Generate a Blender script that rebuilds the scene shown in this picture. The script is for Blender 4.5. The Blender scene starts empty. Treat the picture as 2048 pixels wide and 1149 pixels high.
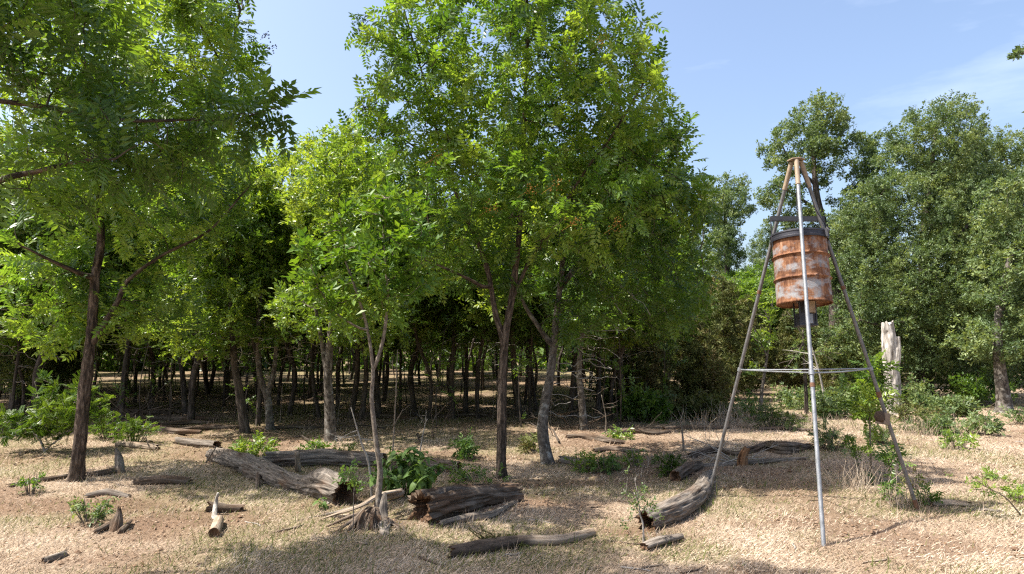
import bpy, math, random
import numpy as np
from mathutils import Vector, Matrix, Euler

# ------------------------------------------------------------------ camera, sky, sun, exposure
SC = bpy.context.scene
COL = SC.collection
F_PX, CX, CY, CAM_H = 1365.0, 1024.0, 574.5, 1.7
PITCH = math.atan((700.0 - CY) / F_PX)
cam_d = bpy.data.cameras.new('camera'); cam = bpy.data.objects.new('camera', cam_d); COL.objects.link(cam)
cam.location = (0, 0, CAM_H); cam.rotation_euler = (math.pi / 2 + PITCH, 0, 0)
cam_d.sensor_width = 36.0; cam_d.lens = 36.0 * F_PX / 2048.0
cam_d.clip_start = 0.05; cam_d.clip_end = 3000
SC.camera = cam

SUN_TRAVEL = Vector((0.58, 0.09, -1.0)).normalized()
to_sun = -SUN_TRAVEL
SUN_EL = math.asin(to_sun.z)
SUN_AZ = math.atan2(to_sun.x, to_sun.y)          # clockwise from +Y
W = bpy.data.worlds.new('World'); SC.world = W; W.use_nodes = True
wn = W.node_tree.nodes; wl = W.node_tree.links
sky = wn.new('ShaderNodeTexSky'); sky.sky_type = 'NISHITA'; sky.sun_disc = False
sky.sun_elevation = SUN_EL; sky.sun_rotation = SUN_AZ
sky.air_density = 1.0; sky.dust_density = 4.5; sky.ozone_density = 1.6; sky.altitude = 100
bg = wn['Background']; bg.inputs['Strength'].default_value = 0.132
# thin high cirrus over the whole sky
tcn = wn.new('ShaderNodeTexCoord'); mpn = wn.new('ShaderNodeMapping'); mpn.inputs['Scale'].default_value = (1.2, 1.2, 5.0)
mpn.inputs['Rotation'].default_value = (0.1, 0.25, 0.4)
cn = wn.new('ShaderNodeTexNoise'); cn.inputs['Scale'].default_value = 2.3; cn.inputs['Detail'].default_value = 7; cn.inputs['Roughness'].default_value = 0.55
cr = wn.new('ShaderNodeValToRGB'); cr.color_ramp.elements[0].position = 0.60; cr.color_ramp.elements[1].position = 0.85
cr.color_ramp.elements[0].color = (0, 0, 0, 1); cr.color_ramp.elements[1].color = (0.20, 0.20, 0.20, 1)
cm = wn.new('ShaderNodeMixRGB'); cm.inputs[2].default_value = (7.5, 7.8, 8.3, 1)
wl.new(tcn.outputs['Generated'], mpn.inputs['Vector']); wl.new(mpn.outputs[0], cn.inputs['Vector']); wl.new(cn.outputs['Fac'], cr.inputs[0])
wl.new(cr.outputs[0], cm.inputs[0]); wl.new(sky.outputs[0], cm.inputs[1]); wl.new(cm.outputs[0], bg.inputs['Color'])

sun_d = bpy.data.lights.new('sun', 'SUN'); sun = bpy.data.objects.new('sun', sun_d); COL.objects.link(sun)
sun_d.energy = 5.0; sun_d.angle = math.radians(0.55); sun_d.color = (1.0, 0.955, 0.88)
sun.rotation_euler = SUN_TRAVEL.to_track_quat('-Z', 'Y').to_euler()
sun.location = (-20, -5, 30)

SC.view_settings.view_transform = 'Standard'; SC.view_settings.look = 'None'
SC.view_settings.exposure = 1.22; SC.view_settings.gamma = 1.0; SC.view_settings.use_curve_mapping = False
SC.render.engine = 'CYCLES'
SC.cycles.max_bounces = 8; SC.cycles.diffuse_bounces = 4; SC.cycles.glossy_bounces = 2
SC.cycles.transmission_bounces = 5; SC.cycles.transparent_max_bounces = 4
SC.cycles.caustics_reflective = False; SC.cycles.caustics_refractive = False
SC.cycles.use_denoising = False
SC.cycles.filter_width = 1.25
SC.cycles.sample_clamp_indirect = 6.0

RNG = np.random.default_rng(7)
random.seed(7)

# ------------------------------------------------------------------ helpers: pixels of the 2048 photo -> points of the place
_cp, _sp = math.cos(PITCH), math.sin(PITCH)
def ray(px, py):
    u = (px - CX) / F_PX; v = -(py - CY) / F_PX
    return np.array([u, _cp - _sp * v, _sp + _cp * v])
def P(px, py, d):
    r = ray(px, py); return np.array([0, 0, CAM_H]) + r * (d / r[1])
def hash3(i, j, k, s):
    h = (i * 374761393 + j * 668265263 + k * 2147483647 + s * 974711) & 0xFFFFFFFF
    h = ((h ^ (h >> 13)) * 1274126177) & 0xFFFFFFFF
    h = (h ^ (h >> 16)) & 0xFFFF
    return h / 65535.0
def vnoise(p, seed=0):
    p = np.asarray(p, float); f = np.floor(p); t = p - f; t = t * t * (3 - 2 * t); q = f.astype(np.int64)
    r = 0
    for a in (0, 1):
        for b in (0, 1):
            for c in (0, 1):
                w = (t[..., 0] if a else 1 - t[..., 0]) * (t[..., 1] if b else 1 - t[..., 1]) * (t[..., 2] if c else 1 - t[..., 2])
                r = r + w * hash3(q[..., 0] + a, q[..., 1] + b, q[..., 2] + c, seed)
    return r
def fbm(p, octv=4, seed=0):
    p = np.asarray(p, float); r = 0; a = 0.5; n = 0
    for o in range(octv):
        r = r + a * vnoise(p, seed + o); n += a; p = p * 2.03 + 11.3; a *= 0.5
    return r / n
def sstep(a, b, x):
    t = np.clip((x - a) / (b - a), 0, 1); return t * t * (3 - 2 * t)

SOIL_SPOTS = [(190, 1010, 1.0, 0.6), (60, 1010, 0.9, 0.5), (430, 1035, 0.9, 0.5), (330, 1040, 0.7, 0.35), (1010, 1000, 1.0, 0.4), (1120, 960, 1.2, 0.5), (760, 1045, 0.5, 0.3), (1270, 1060, 0.4, 0.25)]
def G0(px, py):
    r = ray(px, py); t = -CAM_H / r[2]; return np.array([r[0] * t, r[1] * t, 0.0])
_soil_c = [(G0(a, b)[:2], c, d) for a, b, c, d in SOIL_SPOTS]
def soil_mask(x, y):
    p = np.stack([x, y, np.zeros_like(x)], -1)
    m = 0.85 * sstep(0.47, 0.66, fbm(p * 0.62, 4, 40))
    n = fbm(p * 1.7, 3, 44)
    for c, rx, ry in _soil_c:
        q = np.sqrt(((x - c[0]) / rx) ** 2 + ((y - c[1]) / ry) ** 2)
        m = np.maximum(m, sstep(1.25, 0.5, q + (n - 0.5) * 0.9))
    return np.maximum(m, sstep(12.0, 15.0, y + (n - .5) * 3) * sstep(.30, .20, x / np.maximum(y, 1)) * (.55 + .45 * n))
def green_mask(x, y):
    p = np.stack([x, y, np.zeros_like(x)], -1)
    w = sstep(13.0, 17.0, y) * sstep(.30, .20, x / np.maximum(y, 1))
    return np.maximum(sstep(0.44, 0.66, fbm(p * 0.8 + 5, 4, 60)) * (1 - soil_mask(x, y) * 0.8), w * sstep(.40, .60, fbm(p * .5, 3, 66)))
def terr(x, y):
    x = np.asarray(x, float); y = np.asarray(y, float)
    p = np.stack([x, y, np.zeros_like(x)], -1)
    fade = np.clip(1.6 - np.hypot(x, y - 8) / 40.0, 0, 1)
    s = soil_mask(x, y)
    z = 0.12 * (fbm(p * 0.22, 2, 3) - 0.5) + 0.05 * (fbm(p * 0.9, 3, 9) - 0.5)
    z = z + (0.018 + 0.085 * s) * (fbm(p * 4.0, 3, 17) - 0.5) + 0.05 * s * (fbm(p * 1.8, 2, 21) - 0.5)
    return z * fade
def T(x, y): return float(terr(np.array([x]), np.array([y]))[0])
def G(px, py):
    g = G0(px, py); g[2] = T(g[0], g[1]); return g

# ------------------------------------------------------------------ helpers: meshes and objects
def mk_mesh(name, V, faces, mats, attrs=None, smooth=True, mat_idx=None):
    """faces: list of int arrays (n,k)"""
    me = bpy.data.meshes.new(name)
    V = np.asarray(V, np.float32)
    faces = [np.asarray(f, np.int32) for f in faces if len(f)]
    nl = sum(f.size for f in faces); nf = sum(len(f) for f in faces)
    me.vertices.add(len(V)); me.vertices.foreach_set('co', V.ravel())
    me.loops.add(nl); me.polygons.add(nf)
    me.loops.foreach_set('vertex_index', np.concatenate([f.ravel() for f in faces]))
    ls = []; o = 0
    for f in faces:
        ls.append(o + np.arange(len(f), dtype=np.int32) * f.shape[1]); o += f.size
    me.polygons.foreach_set('loop_start', np.concatenate(ls))
    me.polygons.foreach_set('use_smooth', np.full(nf, bool(smooth)))
    for m in (mats if isinstance(mats, (list, tuple)) else [mats]): me.materials.append(m)
    if mat_idx is not None: me.polygons.foreach_set('material_index', np.asarray(mat_idx, np.int32))
    for an, (typ, dom, data) in (attrs or {}).items():
        a = me.attributes.new(an, typ, dom)
        a.data.foreach_set('vector' if typ == 'FLOAT_VECTOR' else 'value', np.asarray(data, np.float32).ravel())
    me.update(); me.validate()
    return me
def ob(name, me, parent=None, loc=None):
    o = bpy.data.objects.new(name, me); COL.objects.link(o)
    if parent is not None: o.parent = parent
    if loc is not None: o.location = loc
    return o
def tag(o, label=None, cat=None, group=None, kind=None):
    if label: o['label'] = label
    if cat: o['category'] = cat
    if group: o['group'] = group
    if kind: o['kind'] = kind
    return o
def thing(name, label, cat, loc=(0, 0, 0), rz=0, group=None):
    o = bpy.data.objects.new(name, None); COL.objects.link(o); o.location = loc; o.rotation_euler = (0, 0, rz)
    o.empty_display_size = 0.1
    return tag(o, label, cat, group)
def dup(root, loc, rz=0, sc=(1, 1, 1), label=None, group=None, tilt=(0, 0)):
    r = root.copy(); COL.objects.link(r); r.location = loc; r.rotation_euler = (tilt[0], tilt[1], rz); r.scale = sc
    if label: r['label'] = label
    if group: r['group'] = group
    for ch in root.children:
        c = ch.copy(); COL.objects.link(c); c.parent = r
        for g in ch.children:
            d = g.copy(); COL.objects.link(d); d.parent = c
    return r
class MB:
    """collects pieces of one mesh"""
    def __init__(s): s.V = []; s.F = {}; s.n = 0; s.bk = []; s.M = {}
    def add(s, V, faces, bk=None, mi=0):
        V = np.asarray(V, float)
        for f in faces:
            f = np.asarray(f, np.int64)
            if not len(f): continue
            s.F.setdefault(f.shape[1], []).append(f + s.n); s.M.setdefault(f.shape[1], []).append(np.full(len(f), mi))
        s.V.append(V); s.bk.append(np.asarray(bk, float) if bk is not None else V); s.n += len(V)
    def mesh(s, name, mats, smooth=True, extra=None):
        ks = sorted(s.F)
        at = {'bk': ('FLOAT_VECTOR', 'POINT', np.concatenate(s.bk))}
        if extra: at.update(extra)
        return mk_mesh(name, np.concatenate(s.V), [np.concatenate(s.F[k]) for k in ks], mats, at, smooth, np.concatenate([np.concatenate(s.M[k]) for k in ks]))

def catmull(pts, n):
    pts = np.asarray(pts, float)
    if len(pts) == 2:
        t = np.linspace(0, 1, n)[:, None]; return pts[0] * (1 - t) + pts[1] * t
    q = np.vstack([2 * pts[0] - pts[1], pts, 2 * pts[-1] - pts[-2]])
    u = np.linspace(0, len(pts) - 1 - 1e-9, n); i = u.astype(int); t = (u - i)[:, None]
    a, b, c, d = q[i], q[i + 1], q[i + 2], q[i + 3]
    return 0.5 * (2 * b + (c - a) * t + (2 * a - 5 * b + 4 * c - d) * t * t + (3 * b - a - 3 * c + d) * t ** 3)
def frames(path):
    path = np.asarray(path, float); n = len(path)
    tn = np.gradient(path, axis=0); tn /= np.linalg.norm(tn, axis=1, keepdims=True) + 1e-12
    ref = np.array([0, 0, 1.0]) if abs(tn[0][2]) < 0.8 else np.array([1.0, 0, 0])
    u = np.zeros_like(path); a = np.cross(np.cross(tn[0], ref), tn[0]); a /= np.linalg.norm(a); u[0] = a
    for i in range(1, n):
        a = u[i - 1] - tn[i] * np.dot(u[i - 1], tn[i]); u[i] = a / (np.linalg.norm(a) + 1e-12)
    w = np.cross(tn, u)
    return tn, u, w
def tube(path, rad, sides, disp=None, cap0=True, cap1=True, s0=0.0, flat=1.0):
    """disp(theta grid, s grid, r grid) -> added radius. returns V, faces, bk"""
    path = np.asarray(path, float); n = len(path); rad = np.broadcast_to(np.asarray(rad, float), (n,))
    tn, u, w = frames(path)
    s = s0 + np.concatenate([[0], np.cumsum(np.linalg.norm(np.diff(path, axis=0), axis=1))])
    th = np.arange(sides) * 2 * math.pi / sides
    R = np.repeat(rad[:, None], sides, 1); TH = np.repeat(th[None], n, 0); S = np.repeat(s[:, None], sides, 1)
    RR = R + (disp(TH, S, R) if disp is not None else 0)
    V = path[:, None] + RR[..., None] * (np.cos(TH)[..., None] * u[:, None] * flat + np.sin(TH)[..., None] * w[:, None])
    bk = np.stack([np.cos(TH) * R, np.sin(TH) * R, S], -1).reshape(-1, 3)
    V = V.reshape(-1, 3)
    i = np.arange(n - 1)[:, None] * sides; j = np.arange(sides)[None]; k = (j + 1) % sides
    q = np.stack([i + j, i + k, i + sides + k, i + sides + j], -1).reshape(-1, 4)
    faces = [q]; tris = []
    if cap0:
        V = np.vstack([V, path[0]]); bk = np.vstack([bk, [0, 0, s[0]]]); c = len(V) - 1
        tris.append(np.stack([np.full(sides, c), (np.arange(sides) + 1) % sides, np.arange(sides)], -1))
    if cap1:
        V = np.vstack([V, path[-1]]); bk = np.vstack([bk, [0, 0, s[-1]]]); c = len(V) - 1; b = (n - 1) * sides
        tris.append(np.stack([np.full(sides, c), b + np.arange(sides), b + (np.arange(sides) + 1) % sides], -1))
    if tris: faces.append(np.concatenate(tris))
    return V, faces, bk
def box(c, size, rot=None):
    x, y, z = [v / 2 for v in size]
    V = np.array([[a, b, d] for a in (-x, x) for b in (-y, y) for d in (-z, z)], float)
    if rot is not None: V = V @ np.array(rot.to_matrix()).T
    return V + np.asarray(c, float), [np.array([[0, 1, 3, 2], [4, 6, 7, 5], [0, 4, 5, 1], [2, 3, 7, 6], [0, 2, 6, 4], [1, 5, 7, 3]])]

# ------------------------------------------------------------------ materials
def nmat(name):
    m = bpy.data.materials.new(name); m.use_nodes = True; nt = m.node_tree
    for n in list(nt.nodes):
        if n.type != 'OUTPUT_MATERIAL': nt.nodes.remove(n)
    return m, nt, [n for n in nt.nodes if n.type == 'OUTPUT_MATERIAL'][0]
def ramp(nt, fac, stops):
    r = nt.nodes.new('ShaderNodeValToRGB'); e = r.color_ramp.elements
    while len(e) < len(stops): e.new(0.5)
    for i, (p, c) in enumerate(stops): e[i].position = p; e[i].color = (*c, 1)
    nt.links.new(fac, r.inputs[0]); return r.outputs[0]
def noise(nt, vec, scale, detail=4, rough=0.6, dist=0.0, mul=(1, 1, 1)):
    mp = nt.nodes.new('ShaderNodeMapping'); mp.inputs['Scale'].default_value = mul; nt.links.new(vec, mp.inputs['Vector'])
    n = nt.nodes.new('ShaderNodeTexNoise'); n.inputs['Scale'].default_value = scale; n.inputs['Detail'].default_value = detail
    n.inputs['Roughness'].default_value = rough; n.inputs['Distortion'].default_value = dist
    nt.links.new(mp.outputs[0], n.inputs['Vector']); return n.outputs['Fac']
def attr(nt, name, out='Vector'):
    a = nt.nodes.new('ShaderNodeAttribute'); a.attribute_name = name; return a.outputs[out]
def mix(nt, f, a, b, mode='MIX'):
    m = nt.nodes.new('ShaderNodeMixRGB'); m.blend_type = mode
    for i, v in ((0, f), (1, a), (2, b)):
        if hasattr(v, 'links') or isinstance(v, bpy.types.NodeSocket): nt.links.new(v, m.inputs[i])
        else: m.inputs[i].default_value = v if i == 0 else (*v, 1)
    return m.outputs[0]
def bump(nt, h, strength, dist):
    b = nt.nodes.new('ShaderNodeBump'); b.inputs['Strength'].default_value = strength; b.inputs['Distance'].default_value = dist
    nt.links.new(h, b.inputs['Height']); return b.outputs[0]
def principled(nt, out, col, rough=0.9, spec=0.2, metal=0.0, nrm=None):
    p = nt.nodes.new('ShaderNodeBsdfPrincipled')
    if isinstance(col, bpy.types.NodeSocket): nt.links.new(col, p.inputs['Base Color'])
    else: p.inputs['Base Color'].default_value = (*col, 1)
    if isinstance(rough, bpy.types.NodeSocket): nt.links.new(rough, p.inputs['Roughness'])
    else: p.inputs['Roughness'].default_value = rough
    if isinstance(metal, bpy.types.NodeSocket): nt.links.new(metal, p.inputs['Metallic'])
    else: p.inputs['Metallic'].default_value = metal
    p.inputs['Specular IOR Level'].default_value = spec
    if nrm is not None: nt.links.new(nrm, p.inputs['Normal'])
    nt.links.new(p.outputs[0], out.inputs['Surface']); return p
def bark_mat(name, dark, mid, light, ridge=24, stretch=0.16, bs=0.9, bd=0.02, patch=0.0, patch_col=(0.4, 0.4, 0.36)):
    m, nt, out = nmat(name); v = attr(nt, 'bk')
    n1 = noise(nt, v, ridge, 5, 0.65, 0.4, (1, 1, stretch)); n2 = noise(nt, v, 3.0, 3, 0.6, 0, (1, 1, 0.5)); n3 = noise(nt, v, 90, 3, 0.6, 0, (1, 1, 0.4))
    c = ramp(nt, n1, [(0.38, dark), (0.50, mid), (0.64, light)])
    c = mix(nt, 0.55, c, ramp(nt, n2, [(0.3, tuple(x * 0.55 for x in mid)), (0.7, tuple(min(1, x * 1.3) for x in light))]), 'MULTIPLY') if False else mix(nt, 0.22, c, ramp(nt, n2, [(0.3, dark), (0.7, light)]))
    if patch > 0:
        n4 = noise(nt, v, 7, 4, 0.6, 0.3); c = mix(nt, ramp(nt, n4, [(0.62 - patch * 0.2, (0, 0, 0)), (0.72 - patch * 0.1, (1, 1, 1))]), c, patch_col)
    h = mix(nt, 0.25, n1, n3)
    principled(nt, out, c, 0.92, 0.15, 0, bump(nt, h, bs, bd)); return m
def leaf_mat(name, cols, trans=0.42, tcol=None, rough=0.36, spec=0.5):
    m, nt, out = nmat(name)
    r = attr(nt, 'rnd', 'Fac'); c = ramp(nt, r, [(i / (len(cols) - 1), k) for i, k in enumerate(cols)])
    p = nt.nodes.new('ShaderNodeBsdfPrincipled'); nt.links.new(c, p.inputs['Base Color'])
    p.inputs['Roughness'].default_value = rough; p.inputs['Specular IOR Level'].default_value = spec
    t = nt.nodes.new('ShaderNodeBsdfTranslucent')
    tc = mix(nt, 1.0, c, tcol or (1.45, 1.4, 0.5), 'MULTIPLY'); nt.links.new(tc, t.inputs['Color'])
    mx = nt.nodes.new('ShaderNodeMixShader'); mx.inputs[0].default_value = trans
    nt.links.new(p.outputs[0], mx.inputs[1]); nt.links.new(t.outputs[0], mx.inputs[2]); nt.links.new(mx.outputs[0], out.inputs['Surface'])
    return m
def attr_mat(name, cols, rough=0.85, trans=0.0):
    m, nt, out = nmat(name); c = ramp(nt, attr(nt, 'rnd', 'Fac'), [(i / (len(cols) - 1), k) for i, k in enumerate(cols)])
    if trans:
        d = nt.nodes.new('ShaderNodeBsdfDiffuse'); nt.links.new(c, d.inputs['Color']); t = nt.nodes.new('ShaderNodeBsdfTranslucent'); nt.links.new(c, t.inputs['Color'])
        mx = nt.nodes.new('ShaderNodeMixShader'); mx.inputs[0].default_value = trans
        nt.links.new(d.outputs[0], mx.inputs[1]); nt.links.new(t.outputs[0], mx.inputs[2]); nt.links.new(mx.outputs[0], out.inputs['Surface'])
    else: principled(nt, out, c, rough, 0.2)
    return m
def wood_mat(name, dark, mid, light, streak=55, bs=0.8, bd=0.012, rot=0.0, rot_col=(0.10, 0.055, 0.03)):
    m, nt, out = nmat(name); v = attr(nt, 'bk')
    n1 = noise(nt, v, streak, 5, 0.7, 0.5, (1, 1, 0.05)); n2 = noise(nt, v, 5, 4, 0.6, 0, (1, 1, 0.4)); n3 = noise(nt, v, 22, 4, 0.7, 0.2, (1, 1, 0.07))
    c = ramp(nt, n1, [(0.33, dark), (0.47, mid), (0.68, light)])
    c = mix(nt, ramp(nt, n3, [(0.33, (1, 1, 1)), (0.45, (0, 0, 0))]), c, dark)
    c = mix(nt, ramp(nt, n2, [(0.52 - rot * 0.4, (0, 0, 0)), (0.72 - rot * 0.3, (0.75, 0.75, 0.75))]), c, rot_col)
    principled(nt, out, c, 0.88, 0.18, 0, bump(nt, mix(nt, 0.5, n1, n3), bs, bd)); return m

M_BARK = bark_mat('furrowed brown bark', (0.012, 0.009, 0.007), (0.062, 0.045, 0.034), (0.185, 0.142, 0.108), ridge=30, stretch=0.22, bs=1.0, bd=0.03)
M_BARKG = bark_mat('smooth grey bark', (0.035, 0.029, 0.024), (0.105, 0.090, 0.075), (0.20, 0.176, 0.150), ridge=16, stretch=0.7, bs=0.5, bd=0.012, patch=0.35, patch_col=(0.30, 0.29, 0.26))
M_BARKW = bark_mat('dark woodland bark', (0.02, 0.016, 0.013), (0.065, 0.052, 0.042), (0.14, 0.115, 0.095), ridge=20, bd=0.02)
M_BARKS = bark_mat('pale sapling bark', (0.07, 0.055, 0.042), (0.17, 0.135, 0.105), (0.30, 0.26, 0.21), ridge=40, stretch=0.5, bs=0.5, bd=0.006)
M_TWIG = bark_mat('dead grey twig', (0.14, 0.12, 0.10), (0.30, 0.27, 0.235), (0.46, 0.43, 0.385), ridge=50, stretch=0.3, bs=0.4, bd=0.004)
M_SNAG = bark_mat('bleached snag wood', (0.09, 0.075, 0.062), (0.38, 0.345, 0.305), (0.60, 0.56, 0.51), ridge=15, stretch=0.13, bs=0.8, bd=0.02)
M_DEAD = wood_mat('weathered grey log wood', (0.030, 0.024, 0.018), (0.135, 0.113, 0.092), (0.29, 0.250, 0.208), rot=0.06)
M_DEADB = wood_mat('rotten dark log wood', (0.022, 0.016, 0.011), (0.095, 0.072, 0.053), (0.24, 0.20, 0.162), streak=38, rot=0.3, bs=1.0, bd=0.025)
M_DEADP = wood_mat('pale barkless wood', (0.07, 0.050, 0.034), (0.245, 0.190, 0.138), (0.42, 0.345, 0.262), streak=45, rot=0.1, rot_col=(0.15, 0.075, 0.035))
def pole_mat():
    m = M_DEADP.copy(); m.name = 'pole half in dark bark'; nt = m.node_tree; p = [n for n in nt.nodes if n.type == 'BSDF_PRINCIPLED'][0]
    old = p.inputs['Base Color'].links[0].from_socket; v = attr(nt, 'bk'); sp = nt.nodes.new('ShaderNodeSeparateXYZ'); nt.links.new(v, sp.inputs[0])
    ad = nt.nodes.new('ShaderNodeMath'); ad.operation = 'MULTIPLY_ADD'; ad.inputs[1].default_value = 0.5; nt.links.new(noise(nt, v, 7, 4, .6, .2, (1, 1, .3)), ad.inputs[0]); nt.links.new(sp.outputs[2], ad.inputs[2])
    dk_ = ramp(nt, noise(nt, v, 40, 4, .7, .3, (1, 1, .2)), [(.3, (.025, .018, .013)), (.7, (.12, .092, .07))])
    mr = nt.nodes.new('ShaderNodeMapRange'); mr.inputs[1].default_value = 0.86; mr.inputs[2].default_value = 0.98; nt.links.new(ad.outputs[0], mr.inputs[0])
    nt.links.new(mix(nt, mr.outputs[0], dk_, old), p.inputs['Base Color']); return m
M_POLE = pole_mat()
M_ROT = wood_mat('crumbling brown heartwood', (0.018, 0.011, 0.007), (0.085, 0.047, 0.026), (0.20, 0.125, 0.075), streak=60, rot=0.2)
M_RED = wood_mat('red brown stump wood', (0.05, 0.022, 0.01), (0.17, 0.085, 0.04), (0.30, 0.18, 0.10), streak=45)

M_LEAF_A = leaf_mat('soapberry leaf', [(0.056, 0.122, 0.018), (0.108, 0.198, 0.030), (0.168, 0.268, 0.044), (0.240, 0.330, 0.060)], 0.47)
M_LEAF_A2 = leaf_mat('soapberry leaf painted shaded', [(0.048, 0.102, 0.016), (0.086, 0.160, 0.025), (0.140, 0.225, 0.036)], 0.46)  # darker copy of the soapberry leaf, shade under the boughs put into its colour
M_LEAF_E = leaf_mat('elm leaf', [(0.068, 0.130, 0.020), (0.122, 0.202, 0.032), (0.184, 0.268, 0.046), (0.258, 0.325, 0.060)], 0.46)
M_LEAF_W = leaf_mat('woodland leaf', [(0.054, 0.108, 0.021), (0.096, 0.170, 0.031), (0.150, 0.235, 0.045)], 0.45)
M_LEAF_O = leaf_mat('live oak leaf', [(0.066, 0.106, 0.042), (0.106, 0.160, 0.062), (0.152, 0.210, 0.080), (0.205, 0.250, 0.090)], 0.38, (1.3, 1.25, 0.6), 0.45, 0.35)
M_LEAF_J = leaf_mat('juniper foliage', [(0.060, 0.076, 0.024), (0.095, 0.112, 0.032), (0.130, 0.140, 0.040), (0.150, 0.112, 0.052)], 0.25, (1.1, 1.1, 0.6), 0.6, 0.2)
M_LEAF_B = leaf_mat('broad sapling leaf', [(0.065, 0.140, 0.018), (0.115, 0.205, 0.024), (0.170, 0.255, 0.032)], 0.38, None, 0.45, 0.3)
M_LEAF_H = leaf_mat('soft herb leaf', [(0.070, 0.135, 0.036), (0.108, 0.182, 0.046), (0.155, 0.230, 0.058)], 0.34, (1.3, 1.3, 0.55), 0.55, 0.3)
M_LEAF_M = leaf_mat('feathery mesquite leaf', [(0.085, 0.165, 0.030), (0.135, 0.225, 0.038), (0.195, 0.280, 0.050)], 0.42)
M_BERRY = attr_mat('dark berry', [(0.010, 0.008, 0.014), (0.03, 0.018, 0.03)], 0.5)
M_PANICLE = attr_mat('dry orange panicle', [(0.30, 0.15, 0.04), (0.42, 0.25, 0.07)], 0.8, 0.3)
M_STRAW = attr_mat('dry straw', [(0.21, 0.145, 0.096), (0.37, 0.276, 0.195), (0.50, 0.400, 0.298), (0.66, 0.56, 0.445)], 0.8, 0.2)
M_GRASS = attr_mat('short green grass', [(0.075, 0.105, 0.026), (0.125, 0.150, 0.042), (0.20, 0.20, 0.075)], 0.7, 0.3)
M_LITTER = attr_mat('fallen leaf litter', [(0.085, 0.048, 0.026), (0.17, 0.105, 0.06), (0.24, 0.165, 0.105), (0.32, 0.24, 0.17)], 0.8, 0.1)
M_CLOD = attr_mat('crumbled soil', [(0.11, 0.066, 0.040), (0.18, 0.115, 0.072), (0.25, 0.17, 0.11)], 0.95)

def ground_mat():
    m, nt, out = nmat('dry pasture ground')
    tc = nt.nodes.new('ShaderNodeTexCoord').outputs['Object']
    n1 = noise(nt, tc, 1.3, 5, 0.65); n2 = noise(nt, tc, 28, 4, 0.7, 0.6); n3 = noise(nt, tc, 110, 3, 0.7, 1.0); n0 = noise(nt, tc, 0.06, 3, 0.5)
    straw = ramp(nt, n2, [(0.30, (0.15, 0.104, 0.070)), (0.48, (0.33, 0.250, 0.178)), (0.66, (0.46, 0.375, 0.285))])
    straw = mix(nt, 0.55, straw, ramp(nt, n3, [(0.32, (0.11, 0.075, 0.050)), (0.52, (0.35, 0.270, 0.195)), (0.70, (0.54, 0.455, 0.36))]))
    straw = mix(nt, ramp(nt, n1, [(0.35, (0, 0, 0)), (0.7, (0.4, 0.4, 0.4))]), straw, (0.25, 0.165, 0.098))
    soil = ramp(nt, n2, [(0.3, (0.095, 0.058, 0.037)), (0.5, (0.195, 0.128, 0.086)), (0.72, (0.285, 0.200, 0.140))])
    soil = mix(nt, 0.35, soil, ramp(nt, n3, [(0.35, (0.07, 0.04, 0.024)), (0.7, (0.27, 0.185, 0.12))]))
    c = mix(nt, attr(nt, 'soil', 'Fac'), straw, soil)
    gf = nt.nodes.new('ShaderNodeMath'); gf.operation = 'MULTIPLY'; gf.inputs[1].default_value = 0.55; nt.links.new(attr(nt, 'green', 'Fac'), gf.inputs[0])
    c = mix(nt, gf.outputs[0], c, ramp(nt, n3, [(0.3, (0.09, 0.095, 0.034)), (0.7, (0.22, 0.20, 0.085))]))
    principled(nt, out, c, 0.95, 0.1, 0, bump(nt, mix(nt, 0.5, n2, n3), 0.9, 0.03)); return m
M_GROUND = ground_mat()

def metal_mat(name, c0, c1, rough=0.45, metal=0.8, scale=14, rust=0.0):
    m, nt, out = nmat(name); v = attr(nt, 'bk')
    n = noise(nt, v, scale, 5, 0.65, 0.2); n2 = noise(nt, v, 70, 3, 0.6)
    c = ramp(nt, n, [(0.3, c0), (0.7, c1)])
    if rust: c = mix(nt, ramp(nt, noise(nt, v, 5, 6, 0.7), [(0.60 - rust, (0, 0, 0)), (0.72 - rust, (1, 1, 1))]), c, ramp(nt, n2, [(0.3, (0.11, 0.042, 0.018)), (0.7, (0.26, 0.115, 0.05))]))
    principled(nt, out, c, ramp(nt, n2, [(0.3, (rough - 0.1,) * 3), (0.7, (rough + 0.15,) * 3)]), 0.4, metal, bump(nt, n2, 0.15, 0.002)); return m
M_GALV = metal_mat('galvanised pipe', (0.17, 0.18, 0.19), (0.33, 0.34, 0.355), 0.5, 0.5)
M_PIPE = metal_mat('dull weathered pipe', (0.105, 0.103, 0.104), (0.20, 0.195, 0.193), 0.55, 0.45, rust=0.0)
M_PIPER = metal_mat('rusted pipe joint', (0.10, 0.05, 0.03), (0.20, 0.105, 0.06), 0.8, 0.1)
M_TAN = metal_mat('tan painted steel', (0.21, 0.155, 0.105), (0.33, 0.255, 0.175), 0.6, 0.0, rust=0.04)
M_BLACK = metal_mat('black painted steel', (0.022, 0.022, 0.026), (0.045, 0.045, 0.052), 0.5, 0.0)
M_LID = metal_mat('black plastic lid', (0.018, 0.018, 0.024), (0.034, 0.034, 0.044), 0.42, 0.0, 4)
M_BOX = metal_mat('brown feeder box', (0.14, 0.10, 0.072), (0.23, 0.175, 0.13), 0.7, 0.0)
M_NEST = metal_mat('dark mud nest', (0.03, 0.02, 0.014), (0.08, 0.052, 0.035), 0.95, 0.0, 60)
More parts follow.
